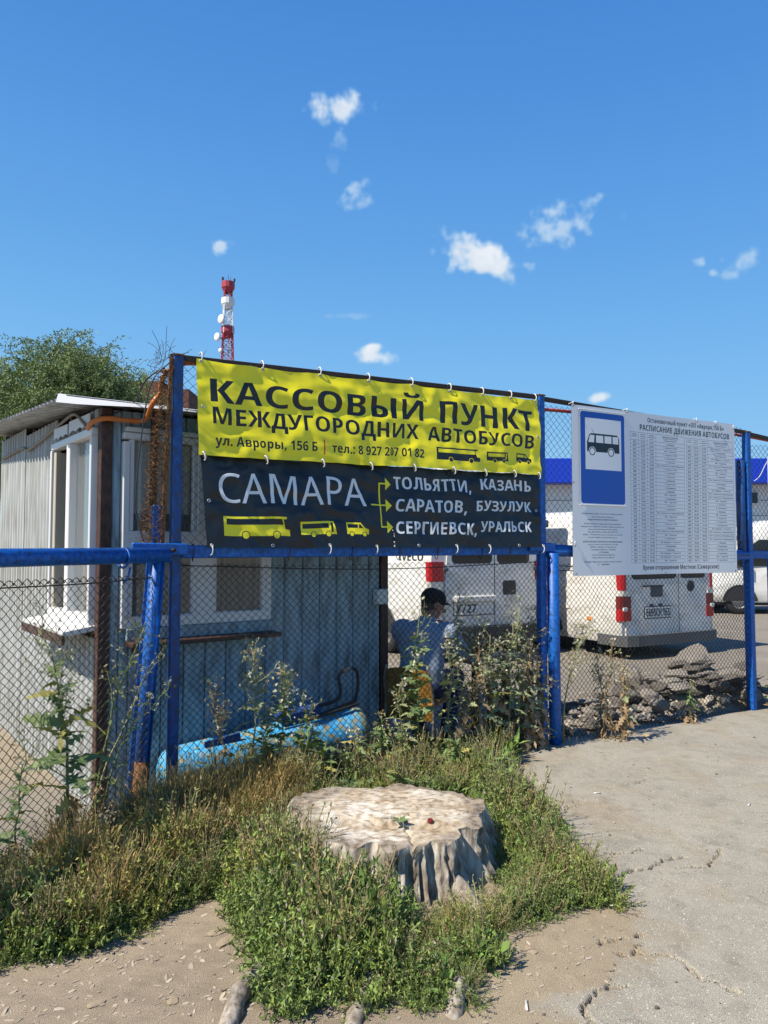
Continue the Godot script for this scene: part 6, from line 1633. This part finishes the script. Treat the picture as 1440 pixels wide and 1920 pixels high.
# ---------------------------------------------------------------- grass
func clump(kind: int, sd: int) -> ArrayMesh:
	var r := RandomNumberGenerator.new(); r.seed = sd
	var st := S()
	if kind == 0:         # knotgrass: wiry stems set with small leaves
		for j in 12:
			var a := r.randf() * TAU; var up := r.randf_range(0.35, 1.3)
			var d := Vector3(cos(a), up, sin(a)).normalized(); var p := Vector3(cos(a), 0, sin(a)) * r.randf() * 0.03
			var pts := [p]
			for k in 7:
				d = (d + Vector3(r.randfn() * 0.22, r.randfn() * 0.14 + 0.03, r.randfn() * 0.22)).normalized(); p += d * r.randf_range(0.010, 0.017); pts.append(p)
				for q in 4:
					var g := r.randf_range(0.7, 1.3)
					st.set_color(Color(0.15 * g, 0.215 * g, 0.052 * g) if r.randf() > 0.06 else Color(0.26, 0.25, 0.18))
					leaf_diamond(st, p, (d * 0.5 + rdir(r) * 0.9).normalized(), rdir(r), r.randf_range(0.009, 0.018), r.randf_range(0.0035, 0.006))
			st.set_color(Color(0.13, 0.15, 0.06)); tube(st, pts, 0.0010, 3, false)
	elif kind == 1:       # drying grass: upright blades and seed stalks
		for j in 26:
			var a := r.randf() * TAU; var d := Vector3(cos(a) * 0.35, 1.0, sin(a) * 0.35).normalized(); var p := Vector3(cos(a), 0, sin(a)) * r.randf() * 0.04
			var s := d.cross(rdir(r)).normalized(); var w := r.randf_range(0.0016, 0.003)
			var c := Color(0.23, 0.195, 0.09).lerp(Color(0.16, 0.175, 0.06), r.randf()); st.set_color(c)
			var L := r.randf_range(0.02, 0.04)
			for k in 5:
				var q := p + d * L; var w2 := w * (1.0 - k / 5.0)
				quad(st, p - s * w, p + s * w, q + s * w2, q - s * w2)
				if k > 1 and r.randf() < 0.55:
					st.set_color(Color(0.25, 0.20, 0.095)); leaf_diamond(st, p, (d + rdir(r) * 0.7).normalized(), rdir(r), 0.014, 0.005); st.set_color(c)
				d = (d + Vector3(r.randfn() * 0.16, -0.05, r.randfn() * 0.16)).normalized(); p = q; w = w2
	elif kind == 3:       # upright sprigs with small leaves, some dead
		for j in 7:
			var a := r.randf() * TAU; var d := Vector3(cos(a) * 0.3, 1.0, sin(a) * 0.3).normalized(); var p := Vector3(cos(a), 0, sin(a)) * r.randf() * 0.04
			var dead := r.randf() < 0.35
			var pts := [p]
			for k in 10:
				d = (d + Vector3(r.randfn() * 0.10, 0.02, r.randfn() * 0.10)).normalized(); p += d * r.randf_range(0.012, 0.019); pts.append(p)
				for q in 2:
					if dead and r.randf() < 0.5: continue
					var g := r.randf_range(0.75, 1.3)
					st.set_color(Color(0.24, 0.18, 0.10) * g if dead else Color(0.19 * g, 0.21 * g, 0.075 * g))
					leaf_diamond(st, p, (d * 0.7 + rdir(r) * 0.8).normalized(), rdir(r), r.randf_range(0.008, 0.02) * (1.3 - k * 0.07), r.randf_range(0.003, 0.0055))
			st.set_color(Color(0.26, 0.20, 0.11) if dead else Color(0.17, 0.17, 0.07)); tube(st, pts, 0.0011, 3, false)
	else:                 # broad low leaves
		for j in 12:
			var a := r.randf() * TAU; var d := Vector3(cos(a), r.randf_range(0.4, 1.2), sin(a)).normalized(); var g := r.randf_range(0.7, 1.3)
			var p := d * r.randf_range(0.02, 0.09)
			st.set_color(Color(0.12, 0.16, 0.06)); tube(st, [Vector3.ZERO, p], 0.0011, 3, false)
			st.set_color(Color(0.12 * g, 0.20 * g, 0.05 * g)); leaf_diamond(st, p, (d + rdir(r) * 0.5).normalized(), (Vector3.UP + rdir(r) * 0.6).normalized(), r.randf_range(0.03, 0.06), r.randf_range(0.013, 0.026))
	return mesh_of(st)
func scatter(called: String, label: String, mesh: Mesh, m: Material, xf: Array, cs: Array):
	var mm := MultiMesh.new(); mm.transform_format = MultiMesh.TRANSFORM_3D; mm.use_colors = true; mm.mesh = mesh; mm.instance_count = xf.size()
	for i in xf.size(): mm.set_instance_transform(i, xf[i]); mm.set_instance_color(i, cs[i])
	var o := MultiMeshInstance3D.new(); o.name = numbered(called); o.multimesh = mm; o.material_override = m; add_child(o)
	tag(o, label, "grass" if called in ["knotgrass", "dry_grass", "ground_cover", "upright_sprigs"] else "litter", "", "stuff")
func build_grass():
	var r := RandomNumberGenerator.new(); r.seed = 61
	var poly := func(a: Array) -> PackedVector2Array:
		var o := PackedVector2Array()
		for i in a.size() / 2: o.append(Vector2(a[2 * i], a[2 * i + 1]))
		return o
	var pa: PackedVector2Array = poly.call([-2.0, -3.65, -1.45, -2.74, -1.28, -2.85, -1.05, -2.98, -0.85, -3.18, -0.70, -3.38, -0.76, -3.75, -0.50, -4.40, -0.58, -5.0, -1.235, -4.52, -1.50, -3.95, -1.70, -3.62])
	var pb: PackedVector2Array = poly.call([-0.70, -3.38, -0.55, -2.94, -0.43, -2.66, -0.27, -2.55, -0.035, -2.57, 0.26, -2.60, 0.46, -2.77, 0.48, -3.05, 0.52, -3.6, -0.44, -4.0, -0.76, -3.7])
	var pc: PackedVector2Array = poly.call([0.50, -5.2, 0.80, -4.85, 0.94, -4.1, 1.04, -3.42, 0.95, -3.32, 0.72, -3.18, 0.48, -2.93, 0.40, -3.22, 0.50, -4.0, 0.45, -4.4])
	var pd: PackedVector2Array = poly.call([-1.235, -4.5, -0.55, -5.1, 0.16, -5.55, 0.95, -5.75, 1.0, -5.45, 0.76, -4.9, 0.58, -4.4, -0.4, -4.2, -0.9, -4.1])
	var inner := []; var outer := []
	for q in [pa, pb, pc, pd]: outer.append(Geometry2D.offset_polygon(q, -0.02)[0]); inner.append(Geometry2D.offset_polygon(q, -0.10)[0])
	var sets := [[], [], [], []]; var cols := [[], [], [], []]
	for k in 34000:
		var x := r.randf_range(-2.0, 1.1); var z := r.randf_range(-5.8, -2.5)
		var p := Vector2(x + n1.get_noise_2d(x * 4.0, z * 4.0) * 0.10, z + n1.get_noise_2d(x * 4.0 + 20.0, z * 4.0) * 0.10)
		var ins := [false, false, false, false]; var core := false
		for q in 4:
			if Geometry2D.is_point_in_polygon(p, outer[q]):
				ins[q] = true
				if Geometry2D.is_point_in_polygon(p, inner[q]): core = true
		var ina: bool = ins[0]; var inb: bool = ins[1]; var inc: bool = ins[2]; var ind: bool = ins[3]
		if not (ina or inb or inc or ind): continue
		if not core and r.randf() < 0.6: continue
		var sd := Vector2(x - 0.045, z + 3.70).length()
		if sd < 0.49: continue
		if z > -3.75 and x > -0.1 and sd < 0.68 and r.randf() < 0.6: continue
		var l := fl(x, z); var n := n1.get_noise_2d(x * 2.2 + 60.0, z * 2.2)
		var tuft := n1.get_noise_2d(x * 3.1 + 200.0, z * 3.1)
		if n2.get_noise_2d(x * 5.0, z * 5.0) < -0.34 or r.randf() < (0.28 if ina or ind else 0.10) - tuft: continue
		var kind := 0; var s := r.randf_range(0.7, 1.3) * (1.0 + 0.75 * tuft) * (1.0 if core else 0.65)
		var dryness := smoothstep(1.15, 0.35, l.y) * smoothstep(-0.1, -0.6, x) * 1.0 + n * 0.5
		if ina or ind:
			if r.randf() < (clampf(dryness, 0.12, 0.9) if x < -0.45 else 0.1): kind = 1
			elif ind and r.randf() < 0.8: kind = 2
		elif r.randf() < 0.12: kind = 1 if r.randf() < 0.35 else 2
		if kind != 1 and r.randf() < (0.30 if ina else 0.13): kind = 3
		if kind == 0 and ina: s *= 1.2
		if kind == 0 and inb: s *= 0.85 + 0.4 * smoothstep(0.35, -0.2, x)
		if inc: s *= 1.15
		if kind == 1: s *= r.randf_range(0.8, 1.35) * (0.95 if l.y < 0.5 else 0.8)
		if sd < 0.85 and z > -3.85: s *= (0.5 if sd < 0.7 else 0.75) if x > -0.05 else 1.1
		if kind == 1 and ind and x > -0.5: s *= 0.7
		var edge := 1.0
		var basis := Basis(Vector3.UP, r.randf() * TAU).rotated(Vector3(r.randfn(), 0, r.randfn()).normalized(), r.randf() * 0.25) * Basis.from_scale(Vector3(s, s * r.randf_range(0.9, 1.5), s) * edge)
		sets[kind].append(Transform3D(basis, Vector3(x, gh(x, z) - 0.004, z)))
		var g := r.randf_range(0.8, 1.2) * (1.0 + 0.25 * n) * (1.2 if inb or inc else 1.05)
		var yel := clampf(n * 0.9 + r.randfn() * 0.15 + (0.25 if ina else 0.0), -0.1, 0.7)
		cols[kind].append(Color(g * (1.0 + 0.45 * yel), g * (1.0 + 0.1 * yel), g * (1.0 - 0.15 * yel)))
	for kind in 4:
		var nv := 3
		for v in nv:
			var xf := []; var cs := []
			for i in range(v, sets[kind].size(), nv): xf.append(sets[kind][i]); cs.append(cols[kind][i])
			if xf.is_empty(): continue
			scatter(["knotgrass", "dry_grass", "ground_cover", "upright_sprigs"][kind], ["low green knotgrass covering the verge round the stump", "drying olive-brown grass standing along the fence foot", "broad-leaved green ground cover behind the stump", "thin upright weed sprigs standing out of the knotgrass"][kind], clump(kind, 500 + kind * 10 + v), M.grass, xf, cs)

# ---------------------------------------------------------------- litter
func shard(sd: int) -> ArrayMesh:      # a flat angular splinter
	var r := RandomNumberGenerator.new(); r.seed = sd
	var poly := PackedVector2Array(); var n := 6
	for k in n: poly.append(Vector2(cos(TAU * k / n), sin(TAU * k / n)) * r.randf_range(0.55, 1.1))
	var st := S(); prism(st, poly, -0.35, 0.35, Transform3D(Basis(Vector3(1, 0, 0), Vector3(0, 0, 1), Vector3(0, 1, 0.12)), Vector3.ZERO))
	return mesh_of(st)
func build_litter():
	var r := RandomNumberGenerator.new(); r.seed = 19
	var xf := []; var cs := []
	for k in 9500:
		var x := r.randf_range(-1.5, 1.25); var z := r.randf_range(-3.6, -2.35)
		var a := asphalt_share(x, z)
		var keep := 0.9 if x < -0.4 else 0.35
		if a > 0.6: keep = 0.05
		if r.randf() > keep: continue
		var s := pow(r.randf(), 5.0) * 0.012 + 0.0018
		xf.append(Transform3D(Basis(Vector3.UP, r.randf() * TAU).rotated(Vector3.RIGHT, r.randfn() * 0.15) * Basis.from_scale(Vector3(s * r.randf_range(0.8, 1.7), s * 0.3, s * r.randf_range(0.35, 0.9))), Vector3(x, gh(x, z) + s * 0.1, z)))
		cs.append(Color(0.420, 0.364, 0.280).lerp(Color(0.252, 0.210, 0.161), r.randf()) * r.randf_range(0.8, 1.15))
	scatter("wood_chips", "pale wood chips and splinters strewn over the bare soil", shard(140), M.chip, xf, cs)
	xf = []; cs = []
	for k in 1300:
		var x := r.randf_range(-1.4, 4.0); var z := r.randf_range(-6.5, -2.35)
		if fl(x, z).y < 0.15: continue
		var s := pow(r.randf(), 4.0) * 0.010 + 0.0022
		xf.append(Transform3D(Basis(Vector3.UP, r.randf() * TAU) * Basis.from_scale(Vector3(s, s * 0.6, s * 0.8)), Vector3(x, gh(x, z) + s * 0.2, z)))
		var g := r.randf(); cs.append(Color(0.10, 0.09, 0.08) if g < 0.35 else Color(0.294, 0.252, 0.196) * r.randf_range(0.7, 1.3))
	scatter("pebbles", "small loose pebbles scattered over the path", chunk(141, 0.8), M.chip, xf, cs)
	xf = []; cs = []
	for k in 46000:
		var z := -2.35 - 4.4 * pow(r.randf(), 1.4); var x := r.randf_range(0.35, 4.2)
		if fl(x, z).y < 0.12 or x > 0.25 - z * 0.62 or asphalt_share(x, z) < r.randf(): continue
		var s := r.randf_range(0.0016, 0.0034) * (1.0 + 0.5 * pow(r.randf(), 4.0))
		xf.append(Transform3D(Basis(Vector3.UP, r.randf() * TAU) * Basis.from_scale(Vector3(s * r.randf_range(0.8, 1.5), s * 0.5, s)), Vector3(x, gh(x, z) + s * 0.05, z)))
		cs.append(Color(0.40, 0.385, 0.35) * r.randf_range(0.75, 1.3) if r.randf() < 0.72 else Color(0.16, 0.145, 0.13) * r.randf_range(0.7, 1.3))
	scatter("asphalt_grit", "pale stone grit bedded in the worn asphalt path", shard(142), M.chip, xf, cs)
	for q in [[0.989, -3.293, 0.3, "white cigarette butt on the sandy soil by the green clump", 0.05], [0.482, -2.60, 1.45, "white cigarette butt on the bare soil near the root ends", 0.055], [1.355, -4.817, 0.2, "cigarette butt lying on the path by the brown dirt patch", 0.045], [2.215, -4.6, 0.9, "cigarette butt lying out on the open asphalt path", 0.045]]:
		var t := thing("cigarette_butt", q[3], "cigarette butt", Vector3(q[0], gh(q[0], q[1]) + 0.005, q[1]), q[2])
		var st := S(true); tube(st, [Vector3(-q[4] / 2, 0, 0), Vector3(q[4] * 0.15, 0, 0)], 0.0042, 8); obj("paper", st, M.tie_white, t)
		st = S(true); tube(st, [Vector3(q[4] * 0.15, 0, 0), Vector3(q[4] / 2, 0, 0)], 0.0042, 8); obj("filter", st, M.curtain, t)
	# scraps of pale bark on the soil by the clump
	for q in [[-0.665, -3.06, 0.045, 0.4], [-0.62, -2.98, 0.05, 1.0], [-0.55, -2.90, 0.035, 2.0], [-0.98, -2.62, 0.035, 0.5], [-0.72, -2.62, 0.03, 1.4], [0.50, -3.02, 0.05, 0.4], [0.56, -2.93, 0.035, 1.9], [0.63, -3.10, 0.03, 0.7]]:
		var o := obj("bark_scrap", chunk(150 + int(q[2] * 1000), 0.35), M.pale_board)
		tag(o, "pale scrap of bark lying on bare soil", "bark", "bark scraps on the bare soil")
		o.transform = Transform3D(Basis(Vector3.UP, q[3]) * Basis.from_scale(Vector3(q[2], q[2] * 0.5, q[2] * 0.6)), Vector3(q[0], gh(q[0], q[1]) + q[2] * 0.06, q[1]))
